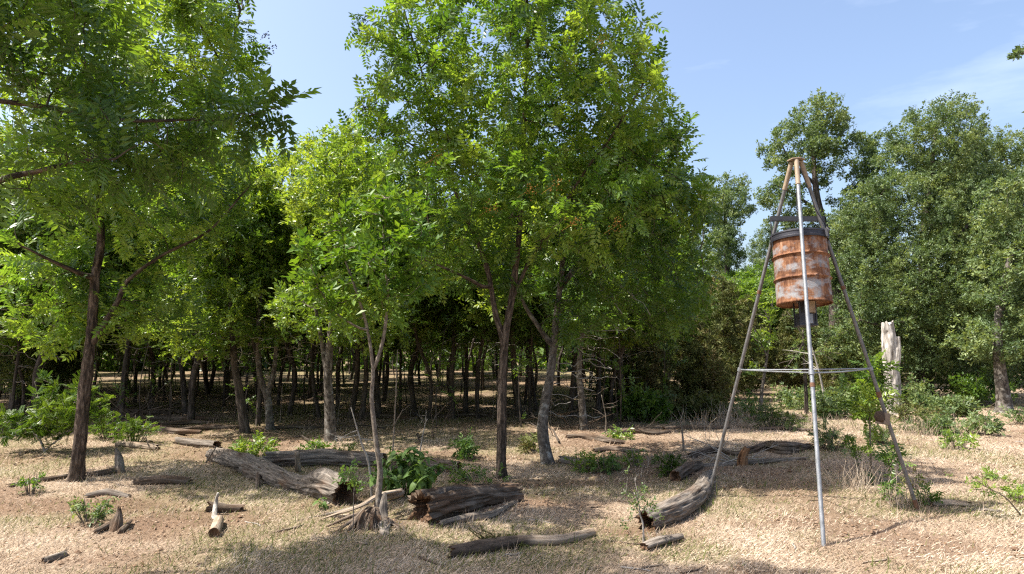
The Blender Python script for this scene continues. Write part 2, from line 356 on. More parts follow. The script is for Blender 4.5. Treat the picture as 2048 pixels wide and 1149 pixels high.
def drum_mat():
    m, nt, out = nmat('rusty grey blue drum'); v = nt.nodes.new('ShaderNodeTexCoord').outputs['Object']
    n1 = noise(nt, v, 3.4, 8, 0.66, 0.35, (1, 1, 2.0)); n2 = noise(nt, v, 24, 6, 0.75, 0.3, (1, 1, 0.35)); n3 = noise(nt, v, 80, 3, 0.7)
    n4 = noise(nt, v, 9.0, 5, 0.7, 0.2, (1, 1, 1.4))
    n5 = noise(nt, v, 2.2, 5, 0.65, 0.2, (1, 1, 3.0))
    paint = ramp(nt, n3, [(0.3, (0.20, 0.215, 0.235)), (0.7, (0.29, 0.30, 0.315))])
    paint = mix(nt, ramp(nt, n2, [(0.42, (0, 0, 0)), (0.66, (0.55, 0.55, 0.55))]), paint, (0.30, 0.20, 0.14))
    rust = ramp(nt, n2, [(0.28, (0.040, 0.017, 0.010)), (0.44, (0.125, 0.050, 0.024)), (0.58, (0.245, 0.115, 0.056)), (0.74, (0.44, 0.29, 0.20))])
    rust = mix(nt, ramp(nt, n5, [(0.48, (0, 0, 0)), (0.64, (0.8, 0.8, 0.8))]), rust, ramp(nt, n2, [(0.3, (0.026, 0.012, 0.008)), (0.7, (0.11, 0.045, 0.022))]))
    mask = nt.nodes.new('ShaderNodeMath'); mask.operation = 'ADD'; a = nt.nodes.new('ShaderNodeMath'); a.operation = 'MULTIPLY'; a.inputs[1].default_value = 0.55
    nt.links.new(n4, a.inputs[0]); nt.links.new(n1, mask.inputs[0]); nt.links.new(a.outputs[0], mask.inputs[1])
    sz = nt.nodes.new('ShaderNodeSeparateXYZ'); nt.links.new(v, sz.inputs[0]); zr = nt.nodes.new('ShaderNodeMath'); zr.operation = 'DIVIDE'; zr.inputs[1].default_value = 0.745; nt.links.new(sz.outputs[2], zr.inputs[0])
    seam = ramp(nt, zr.outputs[0], [(0.0, (.22,) * 3), (0.05, (0, 0, 0)), (0.30, (0, 0, 0)), (0.345, (.16,) * 3), (0.40, (.05,) * 3), (0.52, (.06,) * 3), (0.63, (0.02,) * 3), (0.675, (.16,) * 3), (0.74, (.04,) * 3), (0.90, (.10,) * 3)])
    m2 = nt.nodes.new('ShaderNodeMath'); m2.operation = 'ADD'; nt.links.new(mask.outputs[0], m2.inputs[0]); nt.links.new(seam, m2.inputs[1])
    f = ramp(nt, m2.outputs[0], [(0.68, (0, 0, 0)), (0.84, (1, 1, 1))])
    c = mix(nt, f, paint, rust)
    principled(nt, out, c, ramp(nt, f, [(0, (0.5,) * 3), (1, (0.85,) * 3)]), 0.3, 0, bump(nt, n2, 0.25, 0.004)); return m
M_DRUM = drum_mat()

# ------------------------------------------------------------------ the ground
def build_ground():
    def axis(a, b, st, lo, hi):
        mid = np.arange(a, b, st); out1 = [a]; g = st
        while out1[-1] > lo: g *= 1.25; out1.append(out1[-1] - g)
        out2 = [mid[-1]]; g = st
        while out2[-1] < hi: g *= 1.2; out2.append(out2[-1] + g)
        return np.concatenate([out1[1:][::-1], mid, out2[1:]])
    xs = axis(-9, 9.5, 0.085, -700, 700); ys = axis(3.6, 15, 0.085, -400, 1500)
    X, Y = np.meshgrid(xs, ys); x, y = X.ravel(), Y.ravel()
    V = np.stack([x, y, terr(x, y)], -1); nx, ny = len(xs), len(ys)
    i = np.arange(ny - 1)[:, None] * nx; j = np.arange(nx - 1)[None]
    q = np.stack([i + j, i + j + 1, i + nx + j + 1, i + nx + j], -1).reshape(-1, 4)
    me = mk_mesh('ground', V, [q], M_GROUND, {'soil': ('FLOAT', 'POINT', soil_mask(x, y)), 'green': ('FLOAT', 'POINT', green_mask(x, y))})
    tag(ob('ground', me), 'dry straw coloured pasture with bare soil and shadow patches', 'ground', kind='structure')
build_ground()

# ------------------------------------------------------------------ leaves
def kite(base, tip, halfw, up, fold=0.25):
    base = np.asarray(base, float); tip = np.asarray(tip, float); d = tip - base; L = np.linalg.norm(d); d = d / L
    s = np.cross(d, up); s /= np.linalg.norm(s); n = np.cross(s, d)
    m = base + d * L * 0.42
    return [base, m + s * halfw + n * halfw * fold, tip - n * L * 0.05, m - s * halfw + n * halfw * fold], [[0, 1, 2], [0, 2, 3]]
class Tmpl:
    def __init__(s): s.v = []; s.f = []
    def leaf(s, *a, **k):
        v, f = kite(*a, **k); o = len(s.v); s.v += v; s.f += [[i + o for i in t] for t in f]
    def strip(s, pts, w):
        for a, b in zip(pts[:-1], pts[1:]):
            o = len(s.v); s.v += [np.array(a) + [0, w, 0], np.array(a) - [0, w, 0], np.array(b)]; s.f.append([o, o + 1, o + 2])
    def done(s): return np.array(s.v, float), np.array(s.f, np.int64)
def tm_pinnate(rng, pairs=5, L=0.25, ll=0.100, lw=0.0215, droop=0.25):
    t = Tmpl(); pts = [(L * u, 0, -droop * L * u * u) for u in np.linspace(0, 1, 4)]; t.strip(pts, 0.0016)
    for k in range(pairs):
        u = 0.22 + 0.74 * k / (pairs - 1); b = np.array([L * u, 0, -droop * L * u * u]); s = 1 - 0.35 * abs(u - 0.55)
        for sg in (-1, 1):
            d = np.array([0.45 + rng.normal(0, .1), sg, -0.35 + rng.normal(0, .22)]); d /= np.linalg.norm(d)
            t.leaf(b, b + d * ll * s, lw, (0, 0, 1.0))
    b = np.array([L, 0, -droop * L]); t.leaf(b, b + np.array([ll * 0.8, 0, -ll * .3]), lw, (0, 0, 1.0))
    return t.done()
def tm_spray(rng, n=8, L=0.16, ll=0.055, lw=0.014, spread=1.0):
    t = Tmpl(); t.strip([(0, 0, 0), (L * 0.5, 0, 0.01), (L, 0, -0.02)], 0.0015)
    for k in range(n):
        u = (k + 0.6) / n; b = np.array([L * u, 0, 0.0]); a = rng.uniform(-1, 1) * 2.2 * spread if k < n - 1 else 0
        a = (1 if k % 2 else -1) * rng.uniform(0.4, 1.3) if k < n - 1 else 0
        d = np.array([math.cos(a), math.sin(a), rng.normal(-0.1, 0.4)]); d /= np.linalg.norm(d)
        t.leaf(b, b + d * ll * rng.uniform(.75, 1.15), lw * rng.uniform(.8, 1.1), (rng.normal(0, .25), rng.normal(0, .25), 1.0))
    return t.done()
def tm_tuft(rng, n=10, ll=0.06, lw=0.012):
    t = Tmpl()
    for k in range(n):
        d = rng.normal(0, 1, 3) + [0.9, 0, 0.1]; d /= np.linalg.norm(d); b = d * rng.uniform(0, 0.05)
        t.leaf(b, b + d * ll * rng.uniform(.7, 1.2), lw, rng.normal(0, .4, 3) + [0, 0, 1.0])
    return t.done()
def tm_feather(rng, n=16, L=0.16, ll=0.05, hw=0.007):
    t = Tmpl(); t.strip([(0, 0, 0), (L * .5, 0, 0), (L, 0, -0.03)], 0.0015)
    for k in range(n):
        u = 0.15 + 0.85 * (k // 2) / (n / 2)
        for sg in (-1, 1):
            b = np.array([L * u, 0, -0.03 * u]); t.leaf(b, b + np.array([0.3, sg, -0.1]) * ll * (1 - .4 * u), hw, (0, 0, 1.0))
    return t.done()

def place_leaves(rng, tmpls, pos, dirs, scale=(0.8, 1.2), up_bias=0.9, clump=None):
    """returns V, F, rnd for templates set at pos along dirs"""
    L = len(pos); Vs = []; Fs = []; Rs = []; n0 = 0
    pick = rng.integers(0, len(tmpls), L)
    base_r = rng.uniform(0, 1, L) if clump is None else np.clip(clump + rng.normal(0, 0.22, L), 0, 1)
    for k, (tv, tf) in enumerate(tmpls):
        I = np.where(pick == k)[0]
        if not len(I): continue
        d = dirs[I] / (np.linalg.norm(dirs[I], axis=1, keepdims=True) + 1e-9)
        up = rng.normal(0, 0.45, (len(I), 3)) + [0, 0, up_bias]
        s = np.cross(up, d); s /= np.linalg.norm(s, axis=1, keepdims=True) + 1e-9; n = np.cross(d, s)
        sc = rng.uniform(scale[0], scale[1], len(I))[:, None, None]
        V = pos[I][:, None] + sc * (tv[None, :, 0:1] * d[:, None] + tv[None, :, 1:2] * s[:, None] + tv[None, :, 2:3] * n[:, None])
        Fk = tf[None] + (np.arange(len(I)) * len(tv))[:, None, None] + n0
        r = np.clip(base_r[I][:, None] + rng.normal(0, 0.1, (len(I), len(tf))), 0, 1)
        Vs.append(V.reshape(-1, 3)); Fs.append(Fk.reshape(-1, 3)); Rs.append(r.ravel()); n0 += V.shape[0] * V.shape[1]
    return np.concatenate(Vs), np.concatenate(Fs), np.concatenate(Rs)

# ------------------------------------------------------------------ trees
def resample(pts, step):
    pts = np.asarray(pts, float); L = np.linalg.norm(np.diff(pts, axis=0), axis=1).sum()
    n = max(3, int(L / step) + 1); return catmull(pts, n)
def ell_pts(rng, ells, shell=0.5):
    out = []
    for c, r, n in ells:
        v = rng.normal(0, 1, (n, 3)); v /= np.linalg.norm(v, axis=1, keepdims=True)
        u = rng.uniform(0, 1, n) ** (1 / 3.0); u = u * (1 - shell) + shell * u ** 0.4
        out.append(np.asarray(c) + v * u[:, None] * np.asarray(r))
    return np.concatenate(out)
def grow(rng, lines, att, step=0.14, dk=0.2, trop=(0, 0, 0.08), maxit=140, jitter=0.12, maxn=9000):
    """space colonisation from the given stems. returns pos, parent, given radius (or -1), stem id"""
    pos = []; par = []; gr = []; sid = []
    for li, (pts, r0, r1) in enumerate(lines):
        q = resample(pts, step); n = len(q)
        if li == 0: prev = -1
        else: prev = int(np.argmin(np.linalg.norm(np.array(pos) - q[0], axis=1)))
        for k in range(n):
            if li > 0 and k == 0: continue
            pos.append(q[k]); par.append(prev); prev = len(pos) - 1
            t = k / (n - 1); gr.append(r0 + (r1 - r0) * t ** 0.8); sid.append(li)
    n_st = len(pos)
    buf = np.zeros((maxn, 3)); buf[:n_st] = pos; par = par + [0] * (maxn - n_st); N = n_st
    A = att.copy()
    # attractors see the upper part of the stems first
    D = np.full(len(A), 1e9); I = np.zeros(len(A), int)
    def upd(lo, hi):
        for c in range(lo, hi, 400):
            q = buf[c:min(hi, c + 400)]
            dd = np.linalg.norm(A[:, None] - q[None], axis=2); j = dd.argmin(1); m = dd[np.arange(len(A)), j]
            b = m < D; D[b] = m[b]; I[b] = c + j[b]
    upd(0, N); idle = 0
    for it in range(maxit):
        keep = D > dk
        if keep.sum() < 4 or N > maxn - 600: break
        if (~keep).sum() == 0: idle += 1
        else: idle = 0
        if idle > 25: break
        A, D, I = A[keep], D[keep], I[keep]
        v = A - buf[I]; v /= np.linalg.norm(v, axis=1, keepdims=True)
        ids, inv = np.unique(I, return_inverse=True); S = np.zeros((len(ids), 3)); np.add.at(S, inv, v)
        S = S / (np.linalg.norm(S, axis=1, keepdims=True) + 1e-9) + np.asarray(trop) + rng.normal(0, jitter, S.shape)
        S /= np.linalg.norm(S, axis=1, keepdims=True)
        new = buf[ids] + S * step; k = len(new)
        if N + k >= maxn: break
        buf[N:N + k] = new
        for a, b in enumerate(ids): par[N + a] = int(b)
        upd(N, N + k); N += k
    return buf[:N], np.array(par[:N]), np.array(gr + [-1.0] * (N - n_st)), np.array(sid + [-1] * (N - n_st)), n_st
def wood_from(rng, pos, par, gr, sid, n_st, r_tip=0.0035, expo=2.3, trunk_sides=18, bark_amp=0.12, near=True, flare=1.25):
    N = len(pos); rr = np.zeros(N); acc = np.zeros(N)
    nch = np.zeros(N, int); best = np.full(N, -1)
    for i in range(N - 1, -1, -1):
        rr[i] = r_tip if nch[i] == 0 else max(r_tip, acc[i] ** (1 / expo))
        if gr[i] > 0: rr[i] = gr[i]
        p = par[i]
        if p >= 0:
            acc[p] += min(rr[i], 0.05) ** expo; nch[p] += 1
            if best[p] < 0 or (sid[i] >= 0 and sid[best[p]] < 0) or (rr[i] > rr[best[p]] and not (sid[best[p]] >= 0 and sid[i] < 0)): best[p] = i
            if sid[i] == 0 and sid[p] == 0: best[p] = i
    tr, br = MB(), MB()
    # stems keep their own chain; each other chain starts at a node that is not its parent's best child
    start = [i for i in range(N) if par[i] < 0 or best[par[i]] != i or (sid[i] >= 0 and sid[par[i]] != sid[i])]
    for s in start:
        ch = [s]; c = s
        while best[c] >= 0 and not (sid[c] < 0 and sid[best[c]] >= 0) and not (sid[c] >= 0 and sid[best[c]] >= 0 and sid[best[c]] != sid[c]):
            c = best[c]; ch.append(c)
        pre = [par[s]] if par[s] >= 0 else []
        ids = pre + ch
        if len(ids) < 2: continue
        path = pos[ids]; rad = rr[ids].copy()
        if pre: rad[0] = min(rad[0], rad[1] * 1.3)
        rm = rad.max()
        if rm > 0.028 and near:
            L = np.linalg.norm(np.diff(path, axis=0), axis=1).sum(); n = max(4, int(L / 0.026))
            u = np.linspace(0, len(ids) - 1, n); path2 = catmull(path, n); rad2 = np.interp(u, np.arange(len(ids)), rad)
            if s == 0:
                h = path2[:, 2] - path2[0, 2]; rad2 = rad2 * (1 + (flare - 1) * np.exp(-np.maximum(h, 0) / 0.12))
            so = float(rng.uniform(0, 50))
            def disp(TH, S, R, so=so):
                p = np.stack([np.cos(TH) * R * 26 + so, np.sin(TH) * R * 26, S * 4.5], -1)
                q = np.stack([np.cos(TH) * 1.2 + so, np.sin(TH) * 1.2, S * 1.4], -1)
                return R * (bark_amp * (fbm(p, 3, 5) - 0.5) * 2 + 0.16 * (fbm(q, 2, 8) - 0.5))
            sd = trunk_sides if rm > 0.06 else 12
            V, Fc, bk = tube(path2, rad2, sd, disp, cap0=False, s0=so)
            (tr if sid[s] == 0 and s == 0 else br).add(V, Fc, bk)
        else:
            sd = 8 if rm > 0.03 else (5 if rm > 0.01 else 3)
            if s == 0: sd = trunk_sides
            V, Fc, bk = tube(path, rad, sd, None, cap0=False, cap1=False, s0=float(rng.uniform(0, 9)))
            (tr if s == 0 else br).add(V, Fc, bk)
    return tr, br, rr
def leaves_on(rng, pos, par, rr, n_st, tmpls, per=1.6, rmax=0.012, scale=(0.8, 1.2), up=0.25, out_from=None, tuft_r=0.02):
    idx = np.where((rr < rmax) & ((np.arange(len(pos)) >= n_st) | (rr < 0.013)) & (np.arange(len(pos)) > 0))[0]
    k = rng.poisson(per, len(idx)); I = np.repeat(idx, k)
    bd = pos[I] - pos[par[I]]; bd /= np.linalg.norm(bd, axis=1, keepdims=True) + 1e-9
    d = bd * 0.55 + rng.normal(0, 0.6, (len(I), 3)) + [0, 0, up]
    p = pos[I] - bd * rng.uniform(0, 0.12, (len(I), 1)) + rng.normal(0, tuft_r, (len(I), 3))
    clump = fbm(p * 1.6 + 3.7, 2, 77); clump = np.clip((clump - 0.25) * 1.9, 0, 1)
    return place_leaves(rng, tmpls, p, d, scale, clump=clump)

TMP_RNG = np.random.default_rng(3)
TM_PIN = [tm_pinnate(TMP_RNG) for _ in range(5)]
TM_PINL = [tm_pinnate(TMP_RNG, 7, 0.32, 0.11, 0.018, 0.35) for _ in range(5)]
TM_ELM = [tm_spray(TMP_RNG, 8, 0.20, 0.075, 0.020) for _ in range(5)]
TM_WOOD = [tm_spray(TMP_RNG, 9, 0.24, 0.085, 0.022) for _ in range(4)]
TM_OAK = [tm_tuft(TMP_RNG, 11, 0.075, 0.018) for _ in range(5)]
TM_BROAD = [tm_spray(TMP_RNG, 6, 0.15, 0.090, 0.024) for _ in range(5)]
TM_JUN = [tm_tuft(TMP_RNG, 10, 0.105, 0.013) for _ in range(4)]
TM_FEA = [tm_feather(TMP_RNG, 14, 0.15, 0.045, 0.010) for _ in range(4)]
TM_HERB = [tm_spray(TMP_RNG, 7, 0.12, 0.075, 0.016) for _ in range(4)]

def build_tree(name, label, cat, seed, base, lines, ells, bark, leafm, tmpls, step=0.14, dk=0.21, per=1.6, group=None, near=True, trunk_sides=22,
               scale=(0.8, 1.2), trop=(0, 0, 0.08), shell=0.5, rmax=0.012, dead=None, up=0.25, bark_amp=0.12, maxn=9000, flare=1.3, tuft_r=0.02):
    rng = np.random.default_rng(seed); base = np.asarray(base, float)
    lines = [(np.asarray(l, float) - base, a, b) for l, a, b in lines]
    lines[0][0][0][2] -= 0.08
    att = ell_pts(rng, [(np.asarray(c) - base, r, n) for c, r, n in ells], shell)
    pos, par, gr, sid, n_st = grow(rng, lines, att, step, dk, trop, maxn=maxn)
    tr, br, rr = wood_from(rng, pos, par, gr, sid, n_st, near=near, trunk_sides=trunk_sides, bark_amp=bark_amp, flare=flare)
    V, Fc, R = leaves_on(rng, pos, par, rr, n_st, tmpls, per, rmax, scale, up, tuft_r=tuft_r)
    root = thing(name, label, cat, base, 0, group)
    ob('trunk', tr.mesh('trunk', bark), root)
    if br.n: ob('branches', br.mesh('branches', bark), root)
    ob('crown', mk_mesh('crown', V, [Fc], leafm, {'rnd': ('FLOAT', 'FACE', R)}, smooth=False), root)
    if dead:
        att2 = ell_pts(rng, [(np.asarray(c) - base, r, n) for c, r, n in dead], 0.2)
        p2, pa2, g2, s2, n2 = grow(rng, lines, att2, 0.12, 0.2, (0, 0, -0.02), jitter=0.28)
        mb = MB(); tmb, bmb, r2 = wood_from(rng, p2, pa2, g2, s2, n2, near=False, r_tip=0.003)
        # only the grown twigs
        N2 = len(p2); best = {}
        for i in range(n2, N2):
            a, b = pa2[i], i
            Vt, Ft, bk = tube(np.array([p2[a], p2[b]]), [min(max(r2[a], .006), r2[b] * 1.3 + .003, 0.018), min(max(r2[b], .005), 0.016)], 4, None, False, False)
            mb.add(Vt, Ft, bk)
        if mb.n: ob('dead_branches', mb.mesh('dead_branches', M_TWIG), root)['kind'] = 'stuff'
    return root, pos, rr, n_st
def px_line(pts, d, dd=None):
    out = []
    for k, q in enumerate(pts):
        dk_ = d if len(q) == 2 else q[2]
        out.append(P(q[0], q[1], dk_))
    return out
def px_ell(px, py, rx, ry, d, ryd, n):
    c = P(px, py, d); return (c, (rx * d / F_PX, ryd, ry * d / F_PX), n)

# ------------------------------------------------------------------ the trees of the clearing
g = G(152, 960); d = g[1]
T1 = build_tree('soapberry_tree', 'tall tree with thick dark furrowed trunk leaning right beside feathery shrub', 'tree', 11, g,
    [([g] + px_line([(163, 850), (177, 720), (185, 640), (190, 560), (201, 480), (196, 380), (203, 250), (190, 90), (180, -60)], d), 0.090, 0.026),
     (px_line([(183, 690), (232, 610), (258, 560), (330, 508), (420, 460), (500, 370)], d), 0.044, 0.010),
     (px_line([(196, 400), (290, 330), (380, 250), (450, 140), (480, 20)], d), 0.05, 0.014),
     (px_line([(190, 560, d), (120, 530, d - .4), (40, 490, d - .9)], d), 0.04, 0.012)],
    [px_ell(150, 210, 230, 230, d, 1.6, 700), px_ell(400, 190, 130, 190, d, 1.2, 430), px_ell(310, 420, 190, 110, d + .3, 1.2, 330),
     px_ell(90, 600, 120, 110, d + .5, 1.1, 240), px_ell(300, 630, 110, 60, d + .6, .9, 150), px_ell(200, -100, 280, 120, d, 1.7, 350), px_ell(480, 90, 55, 60, d, .5, 70), px_ell(330, 60, 170, 130, d - 1.4, .9, 200), px_ell(470, -190, 220, 110, d - .6, 1.5, 260), px_ell(420, -60, 110, 70, d - .3, 1.0, 110)],
    M_BARK, M_LEAF_A, TM_PIN, per=1.9, scale=(0.75, 1.15), rmax=0.016, bark_amp=.3, trunk_sides=32)[0]
g = G(1003, 950); d = g[1]
T2r = build_tree('soapberry_tree', 'large bright green tree with straight brown trunk forking into upright limbs', 'tree', 12, g,
    [([g] + px_line([(1003, 850), (1005, 750), (1010, 670), (1022, 610), (1031, 540), (1040, 450), (1046, 330), (1050, 200), (1056, 60), (1050, -60)], d), 0.070, 0.02),
     (px_line([(1008, 690), (990, 620), (975, 540), (953, 480), (925, 420), (895, 340), (870, 250), (845, 150), (808, 20)], d), 0.046, 0.011),
     (px_line([(1024, 600), (1060, 520), (1112, 440), (1165, 350, d - .3), (1225, 270, d - .5), (1285, 170, d - .6)], d), 0.032, 0.010),
     (px_line([(978, 580, d), (920, 550, d - .5), (850, 520, d - .9)], d), 0.03, 0.01),
     (px_line([(895, 345, d), (850, 310, d + .2), (775, 255, d + .5)], d), 0.026, 0.009)],
    [px_ell(850, 160, 130, 190, d, 1.3, 520), px_ell(1040, 150, 200, 240, d, 1.7, 900), px_ell(1215, 200, 125, 190, d, 1.4, 520), px_ell(900, 400, 170, 120, d - .2, 1.4, 420),
     px_ell(1130, 420, 190, 120, d - .2, 1.5, 480), px_ell(1050, -90, 240, 110, d, 1.6, 420), px_ell(735, 250, 70, 50, d + .5, .6, 70), px_ell(1330, 400, 95, 55, d, .7, 110), px_ell(735, 70, 40, 55, d, .4, 50),
     px_ell(960, 540, 130, 60, d + .4, 1.0, 130)],
    M_BARK, M_LEAF_A, TM_PIN, per=2.0, scale=(0.75, 1.15), maxn=12000, rmax=0.016, bark_amp=.3, trunk_sides=28)
g = G(1098, 925); d = g[1]
T3 = build_tree('grey_trunk_tree', 'tree with curved smooth grey trunk and dead twigs behind the forked tree', 'tree', 13, g,
    [([g] + px_line([(1086, 870), (1088, 820), (1100, 755), (1108, 690), (1113, 630), (1122, 560), (1130, 470), (1150, 360)], d), 0.100, 0.028),
     (px_line([(1106, 695), (1078, 655), (1050, 612), (1030, 560)], d), 0.055, 0.016),
     (px_line([(1120, 575, d), (1185, 500, d + .2), (1260, 440, d + .3), (1345, 390, d + .2), (1410, 395, d)], d), 0.05, 0.012)],
    [px_ell(1275, 320, 110, 120, d + .4, 1.5, 420), px_ell(1300, 430, 120, 90, d + .2, 1.4, 330), px_ell(1200, 560, 150, 80, d + .6, 1.5, 330), px_ell(1330, 590, 100, 90, d + 1.0, 1.2, 260), px_ell(1395, 390, 45, 35, d, .5, 60),
     px_ell(1150, 640, 70, 45, d - .2, .8, 60)],
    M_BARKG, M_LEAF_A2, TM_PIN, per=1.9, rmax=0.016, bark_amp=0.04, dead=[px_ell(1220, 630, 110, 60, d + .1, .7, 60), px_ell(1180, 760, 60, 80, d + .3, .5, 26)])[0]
# near tree on the left, its trunk outside the frame, boughs hanging into it
b0 = np.array([-5.3, 4.9, T(-5.3, 4.9)])
T0 = build_tree('overhanging_tree', 'shaded leafy boughs with dark large leaflets hanging in from above', 'tree', 14, b0,
    [([b0] + [(-5.25, 4.9, 1.2), (-5.1, 4.85, 2.4), (-4.9, 4.7, 3.8), (-4.3, 4.5, 5.2), (-3.6, 4.3, 6.3)], 0.13, 0.04),
     ([(-5.15, 4.87, 2.2)] + px_line([(-40, 378, 5.2), (80, 342, 5.1), (170, 322, 5.1), (230, 318, 5.0)], 5), 0.034, 0.008),
     ([(-4.9, 4.7, 3.6)] + px_line([(60, 210, 5.3), (230, 240, 5.4), (380, 240, 5.5), (470, 238, 5.5), (565, 212, 5.5)], 5), 0.026, 0.004),
     ([(-4.5, 4.6, 4.9), (-3.2, 4.6, 6.0), (-2.3, 4.7, 6.6), (-2.0, 4.7, 6.8)], 0.05, 0.012)],
    [px_ell(110, 100, 170, 130, 5.4, 0.9, 330), px_ell(250, 275, 150, 75, 5.4, 0.6, 210), px_ell(430, 240, 120, 40, 5.5, 0.35, 90), px_ell(555, 212, 40, 18, 5.5, 0.15, 16), px_ell(140, 330, 120, 60, 5.2, .5, 120), px_ell(300, 360, 90, 50, 5.6, .5, 70), px_ell(60, 400, 90, 60, 5.3, .6, 90),
     ((-4.4, 4.6, 6.2), (1.4, 1.0, 1.0), 230), ((-3.3, 4.7, 6.7), (0.9, 0.5, 0.5), 80), ((-2.4, 4.75, 6.8), (0.6, 0.4, 0.4), 34), ((-3.6, 5.4, 6.6), (0.5, 0.5, 0.6), 60)],
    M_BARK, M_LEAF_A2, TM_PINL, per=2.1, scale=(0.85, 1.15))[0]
# broad-leaved sapling growing out of the rotten stump
g = G(752, 1040); gs = P(756, 1000, g[1] + .05); d = gs[1]
T4 = build_tree('broadleaf_sapling', 'slim crooked sapling with large broad leaves rising from rotten stump', 'tree', 15, g,
    [([g] + px_line([(757, 985), (760, 940), (753, 890), (747, 840), (743, 790), (746, 740), (735, 660), (715, 590), (690, 520)], d), 0.037, 0.011),
     (px_line([(746, 745), (766, 680), (775, 600), (770, 520), (765, 430)], d), 0.024, 0.008),
     (px_line([(735, 665, d), (690, 640, d - .2), (640, 600, d - .2)], d), 0.014, 0.006)],
    [px_ell(770, 450, 90, 70, d, .7, 60), px_ell(690, 540, 100, 70, d, .8, 70), px_ell(810, 540, 80, 75, d, .7, 55), px_ell(640, 600, 60, 40, d - .1, .5, 24), px_ell(720, 640, 90, 40, d, .5, 26)],
    M_BARKS, M_LEAF_B, TM_BROAD, step=0.1, dk=0.14, per=2.4, bark_amp=0.05, rmax=0.01, flare=1.4)[0]
# trees on the edge of the wood
def edge(seed, bp, r0, line, ells, label, bark=M_BARKW, leafm=M_LEAF_E, dead=None, extra=(), tm=TM_ELM, per=3.4):
    g = G(*bp); d = g[1]
    ln = [([g] + px_line(line, d), r0, 0.025)] + [(px_line(l, d), a, b) for l, a, b in extra]
    es = [px_ell(a, b, c, e, d + f, h, n) for a, b, c, e, f, h, n in ells]
    de = [px_ell(a, b, c, e, d + f, h, n) for a, b, c, e, f, h, n in dead] if dead else None
    return build_tree('woodland_edge_tree', label, 'tree', seed, g, ln, es, bark, leafm, tm, step=0.17, dk=0.25, per=per, trunk_sides=14, dead=de, scale=(1.0, 1.5), rmax=0.018)[0]
edge(21, (492, 868), 0.105, [(478, 780), (468, 720), (462, 600), (450, 480), (440, 360)], [(440, 470, 130, 170, 0, 1.6, 520), (400, 640, 110, 80, -.4, 1.3, 300), (420, 310, 60, 50, 0, .9, 80)],
     'leaning dark trunk with low pale green boughs behind the long log', dead=[(470, 680, 110, 60, -.3, 1.0, 50)])
edge(22, (541, 862), 0.09, [(536, 800), (524, 765), (517, 720), (520, 600), (540, 480), (560, 380)], [(570, 400, 100, 140, 0, 1.5, 420), (550, 610, 100, 80, -.3, 1.2, 260)],
     'tree with pale kinked trunk base beside the leaning dark trunk', bark=M_BARKG, dead=[(590, 690, 90, 50, -.3, .8, 40)], extra=[([(533, 795), (548, 740), (555, 660), (570, 560)], 0.07, 0.02)])
edge(23, (662, 885), 0.115, [(658, 800), (656, 740), (662, 660), (670, 560), (676, 450), (680, 340)], [(680, 400, 110, 150, 0, 1.5, 460), (640, 620, 100, 70, -.2, 1.2, 240), (760, 640, 80, 60, .3, 1.0, 140)],
     'thick rough split trunk at wood edge behind the hollow log', bark=M_BARKG, extra=[([(657, 770), (645, 690), (628, 600), (610, 500)], 0.06, 0.02)])
edge(24, (1168, 862), 0.09, [(1163, 800), (1158, 740), (1166, 660), (1180, 560), (1200, 470)], [(1230, 470, 120, 110, .4, 1.6, 360), (1330, 620, 90, 80, .8, 1.5, 240), (1180, 640, 90, 50, 0, 1.1, 130)],
     'second grey trunk with thin dead shoots behind the curved grey one', bark=M_BARKG, leafm=M_LEAF_W, dead=[(1200, 720, 60, 70, -.2, .6, 30)])
edge(25, (905, 838), 0.09, [(903, 760), (908, 680), (905, 580), (900, 500)], [(880, 520, 110, 110, 0, 1.5, 330), (930, 630, 80, 60, -.4, 1.2, 150)],
     'slender dark trunk seen just behind the forked tree, leafy low boughs', leafm=M_LEAF_W)
edge(26, (240, 822), 0.10, [(252, 740), (262, 670), (280, 580), (300, 480)], [(280, 500, 150, 120, 0, 1.9, 420), (330, 640, 110, 70, -.5, 1.5, 230)],
     'grey trunk leaning right in the wood behind the pale log', bark=M_BARKG, leafm=M_LEAF_E)

# ------------------------------------------------------------------ the wood: a few kinds of tree, each standing tree an object of its own
def wood_proto(seed, h, lean, rt, low, tm=TM_WOOD, leafm=M_LEAF_W, bark=M_BARKW, wid=1.6, n=420, fork=True):
    rng = np.random.default_rng(seed)
    top = np.array([lean[0], lean[1], h * 0.85])
    mid = [top * t + np.append(rng.normal(0, 0.12, 2), 0) for t in (0.2, 0.4, 0.6, 0.8)]
    lines = [([np.zeros(3)] + mid + [top], rt, 0.025)]
    if fork:
        a = mid[1]; q = rng.normal(0, 1, 2); q /= np.linalg.norm(q)
        lines.append(([a, a + [q[0] * .4, q[1] * .4, h * .15], a + [q[0] * .8, q[1] * .8, h * .38]], rt * 0.6, 0.02))
    cz = (h + low) / 2; ells = []
    for k in range(5):
        o = rng.normal(0, 0.5, 3) * [wid * .7, wid * .7, (h - low) * .28]
        ells.append((np.array([lean[0] * .6, lean[1] * .6, cz]) + o, (wid * rng.uniform(.6, .9), wid * rng.uniform(.6, .9), (h - low) * rng.uniform(.25, .36)), n // 5))
    return build_tree('woodland_tree', 'x', 'tree', seed + 500, np.zeros(3), lines, ells, bark, leafm, tm, step=0.24, dk=0.34, per=5.2, near=False, trunk_sides=10, scale=(1.2, 2.0), maxn=5000, rmax=0.02, dead=[(np.array([lean[0] * .3, lean[1] * .3, low * .85]), (1.1, 1.1, .6), 16)])[0]
